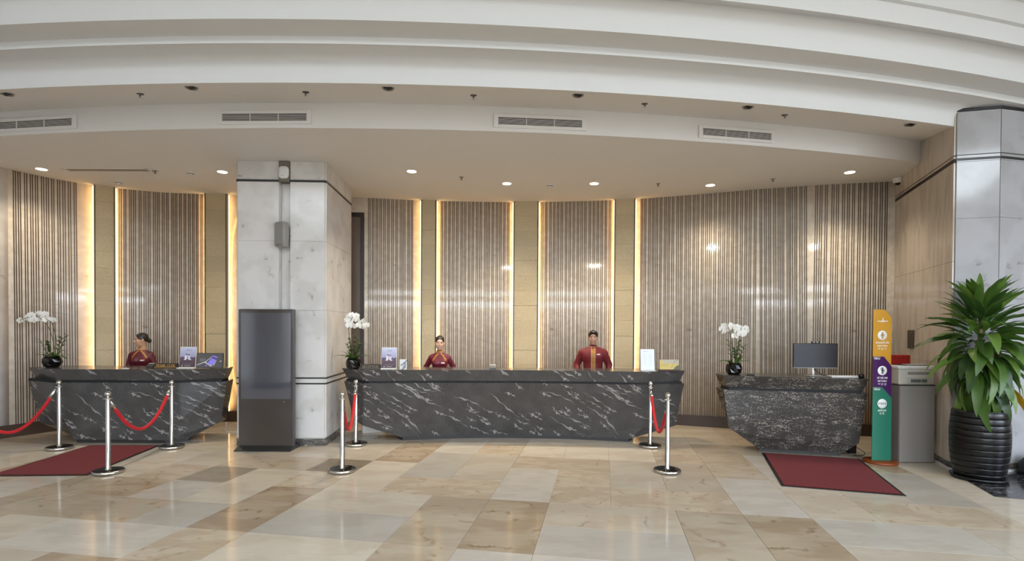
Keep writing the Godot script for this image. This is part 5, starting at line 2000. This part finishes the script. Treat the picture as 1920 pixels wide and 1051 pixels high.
func counter_things() -> void:
	var top := 1.08
	var lf := picture(120, 160, leaflet)
	sign_holder("leaflet_stand", Vector3(-4.885, top, -8.02), 0.0, 0.25, 0.31, lf, "upright white stand with a beach leaflet on the far left counter", "leaflet stand")
	sign_holder("leaflet_stand", Vector3(-1.865, top, -8.08), 0.0, 0.235, 0.315, lf, "upright white stand with a beach leaflet beside the RECEPTION name plate", "leaflet stand")
	var page := picture(96, 150, func(im: Image):
		im.fill(Color(0.87, 0.88, 0.91))
		im.fill_rect(Rect2i(24, 10, 3, 8), Color(0.35, 0.35, 0.42))
		im.fill_rect(Rect2i(28, 14, 26, 2), Color(0.62, 0.62, 0.68))
		for k in 16:
			im.fill_rect(Rect2i(16, 34 + k * 6, 20 + (k * 7) % 14, 1), Color(0.72, 0.73, 0.78))
			im.fill_rect(Rect2i(56, 34 + k * 6, 16 + (k * 5) % 12, 1), Color(0.74, 0.75, 0.80)))
	sign_holder("notice_stand", Vector3(2.045, top, -8.02), 0.0, 0.215, 0.315, page, "upright white stand with a plain printed page at the right of the long counter", "notice stand")
	# name plates
	for q in [["PEARL CLUB", Vector3(-5.185, top, -8.0), 0.35, "dark name plate reading PEARL CLUB in gold letters", 0.0], ["RECEPTION", Vector3(-2.125, top, -8.03), 0.30, "dark name plate reading RECEPTION on the long counter", 0.0]]:
		var o := base("name_plate", q[1])
		var st := mb()
		loft(st, [v3([[-q[2] / 2, 0.03], [q[2] / 2, 0.03], [q[2] / 2, -0.03], [-q[2] / 2, -0.03]], 0.0), v3([[-q[2] / 2, 0.012], [q[2] / 2, 0.012], [q[2] / 2, -0.01], [-q[2] / 2, -0.01]], 0.075)])
		obj("block", st, std(Color(0.13, 0.095, 0.08), 0.55), o)
		var gp: Material = M.gold_print if q[0] == "PEARL CLUB" else std(Color(0.52, 0.47, 0.39), 0.5)
		var t := text("lettering", q[0], 0.034, Vector3(0, 0.041, 0.0215), gp, o, false, true, q[2] * 0.80)
		t.rotation.x = -0.235
		st = mb()
		box(st, Vector3(0, 0.016, 0.0275), Vector3(q[2] * 0.96, 0.004, 0.003), 0.0, Basis(Vector3.RIGHT, -0.235))
		obj("gold_line", st, gp, o)
		tag(o, q[3], "name plate")
	# screen with a picture of a hand holding a phone
	var tb := base("tablet_display", Vector3(-4.545, top, -8.03))
	var scr := picture(200, 112, func(im: Image):
		im.fill(Color(0.31, 0.30, 0.30))
		var g := Color(0.66, 0.64, 0.66)
		line_px(im, Vector2(0, 92), Vector2(70, 62), 3, 5, g)
		line_px(im, Vector2(70, 62), Vector2(118, 20), 4, 2, g)
		line_px(im, Vector2(60, 70), Vector2(110, 96), 5, 8, g)
		line_px(im, Vector2(130, 90), Vector2(150, 52), 5, 2, g)
		var v := Color(0.52, 0.48, 0.88)
		for k in 26:
			var t := k / 25.0
			line_px(im, Vector2(lerpf(124, 84, t), lerpf(16, 78, t)), Vector2(lerpf(158, 118, t), lerpf(28, 92, t)), 2.2, 2.2, v if t < 0.12 or t > 0.34 else Color(0.33, 0.28, 0.50))
		disc_px(im, 70, 98, 8, 4, v)
		for k in 3:
			im.fill_rect(Rect2i(22, 42 + k * 7, 50 - k * 12, 2), Color(0.58, 0.57, 0.58))
		disc_px(im, 184, 60, 8, 5, g))
	scr.roughness = 0.15
	scr.emission_enabled = true
	scr.emission_texture = scr.albedo_texture
	scr.emission_operator = BaseMaterial3D.EMISSION_OP_MULTIPLY
	scr.emission = Color.WHITE
	scr.emission_energy_multiplier = 0.22
	var st1 := mb()
	box(st1, Vector3(0, 0.118, 0), Vector3(0.40, 0.225, 0.014), 0.004, Basis(Vector3.RIGHT, -0.1))
	obj("case", st1, M.dark_grey, tb)
	var fc := face("screen", 0.385, 0.208, Vector3(0, 0.014, 0.018), scr, tb, -0.1)
	fc.position = Vector3(0, 0.014, 0.0185)
	st1 = mb()
	box(st1, Vector3(0, 0.05, -0.05), Vector3(0.10, 0.10, 0.012), 0.003, Basis(Vector3.RIGHT, 0.6))
	obj("stand", st1, M.dark_grey, tb)
	tag(tb, "grey display picturing a violet phone in a hand on the far left counter", "display")
	# card with slanting stripes
	var cs := base("card_stand", Vector3(-1.635, top, -8.03), 0.0)
	var st := mb()
	box(st, Vector3(0, 0.077, 0), Vector3(0.108, 0.150, 0.005), 0.001, Basis(Vector3.RIGHT, -0.1))
	obj("card", st, M.white_plastic, cs)
	var navy := std(Color(0.20, 0.23, 0.33), 0.5)
	st = mb()
	var yy := -0.1
	for k in 7:
		var b := Basis(Vector3.RIGHT, -0.1) * Basis(Vector3.BACK, -0.55)
		if k < 5:
			box(st, Basis(Vector3.RIGHT, -0.1) * Vector3(0.008 + k * 0.005, -0.062 + k * 0.019, 0.0032) + Vector3(0, 0.077, 0), Vector3(0.072 - k * 0.010, 0.009, 0.001), 0.0, Basis(Vector3.RIGHT, -0.1) * Basis(Vector3.BACK, 0.45))
	obj("stripes", st, navy, cs)
	st = mb()
	box(st, Basis(Vector3.RIGHT, -0.1) * Vector3(0.012, 0.022, 0.0032) + Vector3(0, 0.077, 0), Vector3(0.13, 0.012, 0.001), 0.0, Basis(Vector3.RIGHT, -0.1) * Basis(Vector3.BACK, 0.72))
	obj("band", st, navy, cs)
	tag(cs, "small white card with slanting navy stripes beside the leaflet", "card")
	var wcard := base("paper_card", Vector3(-5.70, top, -7.86), 0.2)
	st = mb()
	box(st, Vector3(0, 0.004, 0), Vector3(0.085, 0.008, 0.055), 0.002)
	obj("card", st, M.white_plastic, wcard)
	tag(wcard, "small white card lying flat at the front edge of the far left counter", "card")
	# two small terminals
	for q in [[Vector3(-5.445, top, -8.05), "small silver and dark payment device before the woman on the far left"], [Vector3(-0.29, top, -8.12), "small dark payment device standing alone midway on the long counter"]]:
		var o := base("payment_terminal", q[0])
		st = mb()
		loft(st, [v3([[-0.05, 0.05], [0.05, 0.05], [0.05, -0.05], [-0.05, -0.05]], 0.0), v3([[-0.05, 0.045], [0.05, 0.045], [0.05, -0.05], [-0.05, -0.05]], 0.03), v3([[-0.045, -0.01], [0.045, -0.01], [0.045, -0.05], [-0.045, -0.05]], 0.062)])
		obj("body", st, M.dark_grey, o)
		st = mb()
		box(st, Vector3(0, 0.066, -0.03), Vector3(0.095, 0.012, 0.05), 0.004)
		obj("top_cover", st, M.grey_plastic if q[0].x < -3 else M.white_plastic, o)
		tag(o, q[1], "terminal")
	# yellow card in a dark red holder
	var ys := base("sign_card", Vector3(2.36, top, -7.99))
	st = mb()
	box(st, Vector3(0, 0.012, 0), Vector3(0.31, 0.024, 0.07), 0.004)
	obj("holder", st, std(Color(0.26, 0.06, 0.06), 0.4), ys)
	var yel := picture(160, 80, func(im: Image):
		im.fill(Color(0.76, 0.67, 0.32))
		for y in 80:
			for x in 160:
				if y < 32 and x > 12 + y:
					im.set_pixel(x, y, Color(0.68, 0.64, 0.55))
				if x > 118 - y * 0.1 and y > 44 and x + y > 190:
					im.set_pixel(x, y, Color(0.28, 0.33, 0.22))
		for k in 3:
			im.fill_rect(Rect2i(8, 36 + k * 9, 74 - k * 8, 2), Color(0.52, 0.45, 0.20))
		line_px(im, Vector2(92, 66), Vector2(130, 10), 1, 1, Color(0.30, 0.27, 0.22))
		line_px(im, Vector2(130, 10), Vector2(150, 6), 1, 1, Color(0.30, 0.27, 0.22))
		line_px(im, Vector2(100, 60), Vector2(138, 60), 1, 1, Color(0.32, 0.28, 0.22)))
	st = mb()
	box(st, Vector3(0, 0.098, -0.004), Vector3(0.295, 0.150, 0.006), 0.001, Basis(Vector3.RIGHT, -0.08))
	obj("card", st, M.grey_plastic, ys)
	var f2 := face("print", 0.289, 0.144, Vector3(0, 0.026, 0.0062), yel, ys, -0.08)
	tag(ys, "yellow and grey sign card in a dark red holder on the long counter", "sign card")
	# white box under the long counter
	var wb := base("storage_box", Vector3(-2.27, 0, -8.74), 0.35)
	st = mb()
	box(st, Vector3(0, 0.15, 0), Vector3(0.36, 0.30, 0.22), 0.008)
	obj("carton", st, M.white_plastic, wb)
	st = mb()
	box(st, Vector3(0.08, 0.06, 0.111), Vector3(0.04, 0.03, 0.002))
	obj("hand_hole", st, M.black_satin, wb)
	tag(wb, "white box on the floor showing under the left end of the long counter", "box")
	# low rail at the right end of the far left counter
	var rl := base("floor_rail", Vector3(-4.62, 0, -8.62))
	st = mb(true)
	tube(st, [Vector3(0, 0.006, 0), Vector3(0, 0.16, 0), Vector3(0.0, 0.165, -0.01)], 0.007, 8)
	obj("upright", st, M.white_plastic, rl)
	st = mb(true)
	tube(st, [Vector3(0, 0.007, 0), Vector3(0.55, 0.007, 0.06)], 0.007, 8)
	obj("bar", st, M.white_plastic, rl)
	tag(rl, "thin white rail on the floor between the far left counter and the kiosk", "rail")


func right_side_things() -> void:
	var top := 1.065
	# monitor
	var m := base("monitor", Vector3(4.20, top, -7.42), -0.05)
	var st := mb()
	box(st, Vector3(0.02, 0.006, 0.0), Vector3(0.22, 0.010, 0.17), 0.004)
	obj("foot", st, M.grey_plastic, m)
	st = mb()
	box(st, Vector3(0.02, 0.16, -0.05), Vector3(0.035, 0.32, 0.02), 0.004)
	obj("stand", st, M.steel, m)
	st = mb()
	box(st, Vector3(0.02, 0.285, 0.0), Vector3(0.605, 0.345, 0.028), 0.006)
	obj("case", st, M.black_satin, m)
	st = mb()
	box(st, Vector3(0.02, 0.29, 0.0145), Vector3(0.592, 0.322, 0.003))
	obj("screen", st, std(Color(0.155, 0.16, 0.185), 0.32), m)
	st = mb()
	box(st, Vector3(0.02, 0.118, 0.0145), Vector3(0.60, 0.010, 0.003))
	box(st, Vector3(-0.23, 0.1185, 0.0165), Vector3(0.06, 0.007, 0.002))
	box(st, Vector3(0.29, 0.119, 0.0165), Vector3(0.012, 0.010, 0.002))
	obj("lower_bezel", st, M.grey_plastic, m)
	st = mb(true)
	tube(st, [Vector3(0.05, 0.13, -0.03), Vector3(0.035, 0.09, -0.02), Vector3(0.06, 0.06, -0.01), Vector3(0.11, 0.025, 0.01), Vector3(0.16, 0.006, 0.02)], 0.005, 6)
	obj("cable", st, M.black_satin, m)
	tag(m, "black computer monitor with a dark blank screen on the right counter", "monitor")
	var wc := base("webcam", Vector3(4.215, 1.525, -7.42))
	st = mb()
	box(st, Vector3(0, 0.012, 0.006), Vector3(0.10, 0.026, 0.028), 0.008)
	obj("body", st, M.grey_plastic, wc)
	st = mb(true)
	lathe(st, [Vector2(0.010, 0.0), Vector2(0.010, 0.006), Vector2(0, 0.008)], 14, Vector3(0.0, 0.012, 0.019), Basis(Vector3.RIGHT, PI / 2))
	obj("lens", st, M.black_gloss, wc)
	st = mb()
	for s in [-1, 1]:
		box(st, Vector3(s * 0.046, 0.012, 0.012), Vector3(0.012, 0.028, 0.026), 0.003)
	obj("end_cap", st, M.black_satin, wc)
	tag(wc, "grey webcam clipped on top of the monitor", "webcam")
	var kb := base("keyboard", Vector3(4.53, top, -7.25), -0.1)
	st = mb()
	box(st, Vector3(0, 0.010, 0), Vector3(0.40, 0.018, 0.14), 0.006)
	obj("body", st, M.white_plastic, kb)
	for r in 4:
		for c in 12:
			st = mb()
			box(st, Vector3(-0.178 + c * 0.0324, 0.021, -0.048 + r * 0.031), Vector3(0.027, 0.007, 0.025), 0.002)
			obj("key", st, M.white_plastic, kb)
	tag(kb, "white keyboard lying beside the foot of the monitor", "keyboard")
	var pen := base("pen", Vector3(3.36, top, -7.47), 0.1)
	st = mb(true)
	tube(st, [Vector3(-0.07, 0.009, 0), Vector3(0.05, 0.009, 0)], 0.008, 10)
	obj("barrel", st, M.black_satin, pen)
	st = mb(true)
	tube(st, [Vector3(0.05, 0.009, 0), Vector3(0.075, 0.007, 0)], [0.007, 0.002], 10)
	obj("tip", st, M.steel, pen)
	tag(pen, "dark pen lying on the right counter beside the round vase", "pen")
	var ms := base("desk_speaker", Vector3(4.69, top, -7.15))
	st = mb(true)
	var pr := []
	for k in 10:
		var a := -PI / 2 * 0.8 + PI * 0.9 * k / 9.0
		pr.append(Vector2(maxf(cos(a) * 0.037, 0.0), 0.030 + sin(a) * 0.037))
	lathe(st, pr, 20)
	obj("globe", st, M.black_satin, ms)
	tag(ms, "small black round gadget at the right end of the counter with the monitor", "gadget")
	# height and ticket board
	var b := base("height_board", Vector3(4.775, 0, -6.88), 0.0)
	st = mb(true)
	lathe(st, [Vector2(0.0, 0.0), Vector2(0.190, 0.0), Vector2(0.197, 0.006), Vector2(0.197, 0.024), Vector2(0.189, 0.032), Vector2(0.0, 0.033)], 48)
	obj("wooden_base", st, std(Color(0.50, 0.24, 0.09), 0.35), b)
	var panel := func(n: String, pts: Array, z: float, c: Color) -> void:
		var s2 := mb()
		var t := 0.004
		var pl := PackedVector2Array(pts)
		var fr := []
		var bk := []
		for p in pts:
			fr.append(Vector3(p.x, p.y, z + t))
			bk.append(Vector3(p.x, p.y, z - t))
		var mid := Vector3.ZERO
		for p in fr:
			mid += p / fr.size()
		mid.z = z
		for i in pts.size():
			var j := (i + 1) % pts.size()
			quad_away(s2, fr[i], fr[j], bk[j], bk[i], mid)
		var tr := Geometry2D.triangulate_polygon(pl)
		for i in range(0, tr.size(), 3):
			away(s2, fr[tr[i]], fr[tr[i + 1]], fr[tr[i + 2]], mid)
			away(s2, bk[tr[i]], bk[tr[i + 1]], bk[tr[i + 2]], mid)
		obj(n, s2, std(c, 0.35), b)
	var w := 0.118
	panel.call("yellow_panel", [Vector2(-w, 0.9), Vector2(w, 0.9), Vector2(w, 1.87), Vector2(w - 0.09, 1.975), Vector2(-w, 1.975)], 0.0, Color(0.80, 0.58, 0.16))
	panel.call("purple_panel", [Vector2(-w - 0.004, 0.6), Vector2(w + 0.002, 0.6), Vector2(w + 0.002, 1.245), Vector2(w - 0.10, 1.37), Vector2(-w - 0.004, 1.37)], 0.009, Color(0.27, 0.09, 0.33))
	panel.call("green_panel", [Vector2(-w - 0.008, 0.033), Vector2(w + 0.002, 0.033), Vector2(w + 0.002, 0.835), Vector2(w - 0.12, 0.975), Vector2(-w - 0.008, 0.975)], 0.018, Color(0.15, 0.44, 0.35))
	var wp: Material = M.white_print
	var disc := func(y: float, z: float, x: float) -> void:
		var s3 := mb(true)
		lathe(s3, [Vector2(0.060, 0.0), Vector2(0.058, 0.002), Vector2(0.0, 0.002)], 32, Vector3(x, y, z), Basis(Vector3.RIGHT, PI / 2))
		obj("white_disc", s3, wp, b)
	disc.call(1.645, 0.004, 0.0)
	disc.call(1.19, 0.013, 0.0)
	disc.call(0.765, 0.022, -0.002)
	var figure := func(y: float, z: float, c: Color, raised: bool) -> void:
		var s4 := mb(true)
		lathe(s4, [Vector2(0.0105, 0.0), Vector2(0.0105, 0.002), Vector2(0, 0.002)], 14, Vector3(0.0, y + 0.030, z), Basis(Vector3.RIGHT, PI / 2))
		s4.set_smooth_group(-1)
		box(s4, Vector3(0, y + 0.003, z + 0.001), Vector3(0.024, 0.032, 0.002))
		for e in [-1, 1]:
			box(s4, Vector3(e * 0.0065, y - 0.026, z + 0.001), Vector3(0.009, 0.034, 0.002))
			box(s4, Vector3(e * 0.019, y + (0.022 if raised and e < 0 else 0.002), z + 0.001), Vector3(0.006, 0.032, 0.002), 0.0, Basis(Vector3.BACK, e * 0.3))
		obj("figure", s4, std(c, 0.5), b)
	figure.call(1.645, 0.0062, Color(0.70, 0.55, 0.30), false)
	figure.call(1.19, 0.0152, Color(0.22, 0.15, 0.24), true)
	text("lettering", "VÉ NGUOI LON", 0.022, Vector3(0, 1.548, 0.0046), wp, b, true, false, 0.17)
	text("lettering", "Adult Ticket", 0.021, Vector3(0, 1.508, 0.0046), wp, b, true, false, 0.13)
	text("lettering", "VÉ TRE EM", 0.022, Vector3(0, 1.095, 0.0136), wp, b, true, false, 0.135)
	text("lettering", "Kid Ticket", 0.021, Vector3(0, 1.055, 0.0136), wp, b, true, false, 0.115)
	var accents := mb()
	for q in [[0.0085, 1.571, 0.0046, -0.8], [0.0145, 1.569, 0.0046, 0.5], [0.0265, 1.569, 0.0046, 0.5], [0.019, 1.572, 0.0046, 0.9], [0.0695, 1.569, 0.0046, 0.5], [0.064, 1.573, 0.0046, -0.9], [0.012, 1.118, 0.0136, 0.4], [-0.0115, 0.698, 0.0226, 0.7], [-0.0065, 0.698, 0.0226, -0.7]]:
		box(accents, Vector3(q[0], q[1], q[2]), Vector3(0.0022, 0.0065, 0.0015), 0.0, Basis(Vector3.BACK, q[3]))
	obj("accent_marks", accents, wp, b)
	text("lettering", "140cm", 0.020, Vector3(-0.072, 1.343, 0.0136), wp, b, true, false, 0.078)
	text("lettering", "100cm", 0.020, Vector3(-0.072, 0.947, 0.0226), wp, b, true, false, 0.078)
	text("lettering", "FREE", 0.028, Vector3(-0.002, 0.765, 0.0245), std(Color(0.40, 0.47, 0.45), 0.5), b, true, false, 0.098)
	text("lettering", "MIÊN PHÍ", 0.022, Vector3(-0.004, 0.675, 0.0226), wp, b, true, false, 0.105)
	var hang := func(x: float, y: float, z: float, strokes: Array) -> void:   # small square letters, drawn stroke by stroke
		var s5 := mb()
		for q in strokes:
			box(s5, Vector3(x + q[0] * 0.003, y + q[1] * 0.003, z), Vector3(q[2] * 0.003, q[3] * 0.003, 0.0015))
		obj("lettering", s5, wp, b)
	var mu := [[0, 4, 6, 1], [0, 1, 6, 1], [-3, 2.5, 1, 4], [3, 2.5, 1, 4], [0, -1, 9, 1], [0, -3, 1, 3]]
	var ryo := [[0, 5, 6, 1], [3, 4, 1, 3], [0, 3, 6, 1], [-3, 2, 1, 2], [0, 1, 6, 1], [-1.5, -1, 1, 3], [1.5, -1, 1, 3], [0, -2.6, 9, 1]]
	hang.call(-0.022, 0.636, 0.0226, mu)
	hang.call(0.014, 0.636, 0.0226, ryo)
	var dae := [[-3, 4, 4, 1], [-4.5, 1.5, 1, 5], [-2.6, -1, 4, 1], [1, 1.5, 1, 8], [3.4, 1.5, 1, 8], [2.2, 1.5, 2, 1]]
	var inn := [[-1.5, 3, 4, 1], [-1.5, 0, 4, 1], [-3.2, 1.5, 1, 3], [0.2, 1.5, 1, 3], [3.4, 2, 1, 6], [-3, -3, 1, 3], [0, -4, 7, 1]]
	var eo := [[-2.4, 3.4, 3, 1], [-2.4, -0.4, 3, 1], [-4, 1.5, 1, 3], [-0.8, 1.5, 1, 3], [3.4, 1.5, 1, 8], [2, 1.5, 2.4, 1]]
	hang.call(-0.040, 1.468, 0.0046, dae)
	hang.call(0.0, 1.468, 0.0046, inn)
	hang.call(0.040, 1.468, 0.0046, eo)
	hang.call(-0.040, 1.014, 0.0136, eo)
	hang.call(0.0, 1.014, 0.0136, inn)
	hang.call(0.040, 1.014, 0.0136, inn)
	var logo := mb()
	prism_xy(logo, [Vector2(-0.012, 0), Vector2(0.012, 0), Vector2(0.006, 0.012), Vector2(0.004, 0.032), Vector2(-0.002, 0.042), Vector2(-0.004, 0.016)], Vector3(0.004, 1.835, 0.0046), 0.0015)
	box(logo, Vector3(0, 1.826, 0.005), Vector3(0.13, 0.0095, 0.0015))
	box(logo, Vector3(0, 1.812, 0.005), Vector3(0.05, 0.003, 0.0015))
	obj("emblem", logo, wp, b)
	st = mb()
	box(st, Vector3(-0.072, 1.362, 0.0136), Vector3(0.09, 0.003, 0.001))
	box(st, Vector3(-0.072, 0.966, 0.0226), Vector3(0.09, 0.003, 0.001))
	obj("height_mark", st, wp, b)
	tag(b, "tall narrow yellow, purple and green ticket height board on a round wooden base", "sign board")
	# grey cabinet
	var c := base("cabinet", Vector3(5.235, 0, -7.11))
	st = mb()
	box(st, Vector3(0, 0.498, 0.0), Vector3(0.455, 0.996, 0.46), 0.004)
	obj("carcass", st, std(Color(0.47, 0.445, 0.42), 0.4), c)
	st = mb()
	box(st, Vector3(0.0, 0.5, 0.236), Vector3(0.45, 0.985, 0.014), 0.003)
	obj("door", st, std(Color(0.52, 0.495, 0.47), 0.38), c)
	st = mb()
	box(st, Vector3(0.0, 1.0, 0.0), Vector3(0.465, 0.010, 0.48), 0.003)
	obj("top_board", st, M.dark_grey, c)
	tag(c, "plain grey cabinet under the printer beside the tall plant", "cabinet")
	# printer
	var p := base("printer", Vector3(5.24, 1.005, -7.09))
	st = mb()
	box(st, Vector3(0, 0.10, 0.0), Vector3(0.46, 0.20, 0.40), 0.012)
	obj("body", st, std(Color(0.72, 0.70, 0.65), 0.45), p)
	st = mb()
	box(st, Vector3(0, 0.224, -0.01), Vector3(0.48, 0.046, 0.42), 0.012)
	obj("lid", st, M.white_plastic, p)
	st = mb()
	box(st, Vector3(0.02, 0.055, 0.202), Vector3(0.32, 0.075, 0.012), 0.004)
	obj("paper_drawer", st, std(Color(0.66, 0.64, 0.60), 0.45), p)
	st = mb()
	box(st, Vector3(-0.02, 0.052, 0.209), Vector3(0.13, 0.04, 0.004))
	box(st, Vector3(0.09, 0.052, 0.209), Vector3(0.07, 0.04, 0.004))
	obj("dark_window", st, std(Color(0.33, 0.35, 0.34), 0.3), p)
	st = mb()
	box(st, Vector3(0.03, 0.150, 0.203), Vector3(0.30, 0.035, 0.01), 0.003)
	obj("output_slot", st, std(Color(0.50, 0.49, 0.46), 0.5), p)
	tag(p, "boxy off-white printer on the grey cabinet", "printer")
	var rb := base("desk_organizer", Vector3(5.16, 1.252, -7.13))
	st = mb()
	box(st, Vector3(0, 0.068, 0), Vector3(0.26, 0.124, 0.12), 0.006)
	obj("box", st, std(Color(0.58, 0.07, 0.06), 0.4), rb)
	for k in 4:
		st = mb()
		box(st, Vector3(-0.09 + k * 0.06, 0.09, 0.061), Vector3(0.004, 0.07, 0.003))
		obj("divider", st, std(Color(0.36, 0.05, 0.05), 0.5), rb)
	st = mb()
	box(st, Vector3(0, 0.092, 0.061), Vector3(0.25, 0.004, 0.003))
	obj("divider", st, std(Color(0.36, 0.05, 0.05), 0.5), rb)
	tag(rb, "red divided box standing on the printer", "organizer")
	var tr := base("paper_tray", Vector3(5.25, 1.252, -6.98))
	st = mb()
	box(st, Vector3(0, 0.006, 0), Vector3(0.32, 0.010, 0.12), 0.003)
	obj("tray", st, M.dark_grey, tr)
	st = mb()
	box(st, Vector3(0.02, 0.013, 0.005), Vector3(0.27, 0.005, 0.10))
	obj("paper", st, M.white_plastic, tr)
	tag(tr, "flat dark tray with paper lying on the printer lid before the red box", "tray")
	# dark panel on the side wall
	var d := Vector2(5.40 - 6.17, -6.53 + 8.67).normalized()
	var nn := Vector3(-d.y, 0, d.x)
	var wpn := base("wall_panel", Vector3(6.17, 1.58, -8.67).lerp(Vector3(5.40, 1.58, -6.53), 0.42) + nn * 0.03)
	wpn.basis = Basis(Vector3(d.x, 0, d.y), Vector3.UP, nn)
	st = mb()
	box(st, Vector3.ZERO, Vector3(0.22, 0.27, 0.02), 0.004)
	obj("plate", st, std(Color(0.30, 0.25, 0.21), 0.4), wpn)
	st = mb()
	box(st, Vector3(0, 0.05, 0.011), Vector3(0.12, 0.07, 0.004))
	box(st, Vector3(0, -0.06, 0.011), Vector3(0.05, 0.05, 0.004))
	obj("buttons", st, std(Color(0.22, 0.19, 0.16), 0.3), wpn)
	tag(wpn, "small dark switch panel on the cream side wall above the printer", "switch panel")
	# cable and adapter
	var pa := base("power_adapter", Vector3(4.74, 0, -7.42))
	st = mb()
	box(st, Vector3(0, 0.06, 0), Vector3(0.10, 0.12, 0.09), 0.008)
	obj("brick", st, M.black_satin, pa)
	tag(pa, "black power block under the right end of the counter with the monitor", "adapter")
	var pc := base("power_cable", Vector3(4.70, 0, -7.27))
	st = mb(true)
	var pts := []
	for k in 24:
		var t := k / 23.0
		pts.append(Vector3(0.02 + 0.06 * sin(t * 4.6), 0.10 * (1 - t) * (1 - t) + 0.006, 0.08 * sin(t * 3.0) + 0.02 * t))
	tube(st, pts, 0.005, 6)
	obj("cord", st, M.black_satin, pc)
	tag(pc, "thin black cable looping on the floor beside the sign board base", "cable")
	# a bag at the right edge
	var bg := base("bag", Vector3(6.22, 0.004, -6.33), 0.3)
	st = mb(true)
	var rg := func(yy: float, rx: float, rz: float) -> Array:
		var r := []
		for k in 18:
			var a := TAU * k / 18
			r.append(Vector3(signf(cos(a)) * pow(absf(cos(a)), 0.7) * rx, yy, signf(sin(a)) * pow(absf(sin(a)), 0.7) * rz))
		return r
	loft(st, [rg.call(0.0, 0.15, 0.10), rg.call(0.04, 0.17, 0.12), rg.call(0.12, 0.165, 0.11), rg.call(0.19, 0.13, 0.07), rg.call(0.22, 0.09, 0.03)])
	obj("body", st, std(Color(0.07, 0.07, 0.085), 0.6), bg)
	st = mb(true)
	tube(st, [Vector3(-0.08, 0.20, 0.02), Vector3(-0.06, 0.30, 0.03), Vector3(0.06, 0.30, 0.03), Vector3(0.08, 0.20, 0.02)], 0.008, 8)
	obj("handle", st, std(Color(0.10, 0.11, 0.20), 0.6), bg)
	tag(bg, "dark bag on the floor behind the pot, cut by the edge of the photo", "bag")


func prism_xy(st: SurfaceTool, pts: Array, at: Vector3, t: float) -> void:   # a flat shape standing in the xy plane
	var pl := PackedVector2Array(pts)
	var tr := Geometry2D.triangulate_polygon(pl)
	var mid := at + Vector3(0, 0, -t)
	for i in range(0, tr.size(), 3):
		away(st, at + Vector3(pl[tr[i]].x, pl[tr[i]].y, t), at + Vector3(pl[tr[i + 1]].x, pl[tr[i + 1]].y, t), at + Vector3(pl[tr[i + 2]].x, pl[tr[i + 2]].y, t), mid)
	for i in pl.size():
		var j := (i + 1) % pl.size()
		var c := Vector3.ZERO
		for p in pl:
			c += Vector3(p.x, p.y, 0) / pl.size()
		quad_away(st, at + Vector3(pl[i].x, pl[i].y, 0), at + Vector3(pl[j].x, pl[j].y, 0), at + Vector3(pl[j].x, pl[j].y, t), at + Vector3(pl[i].x, pl[i].y, t), at + c)
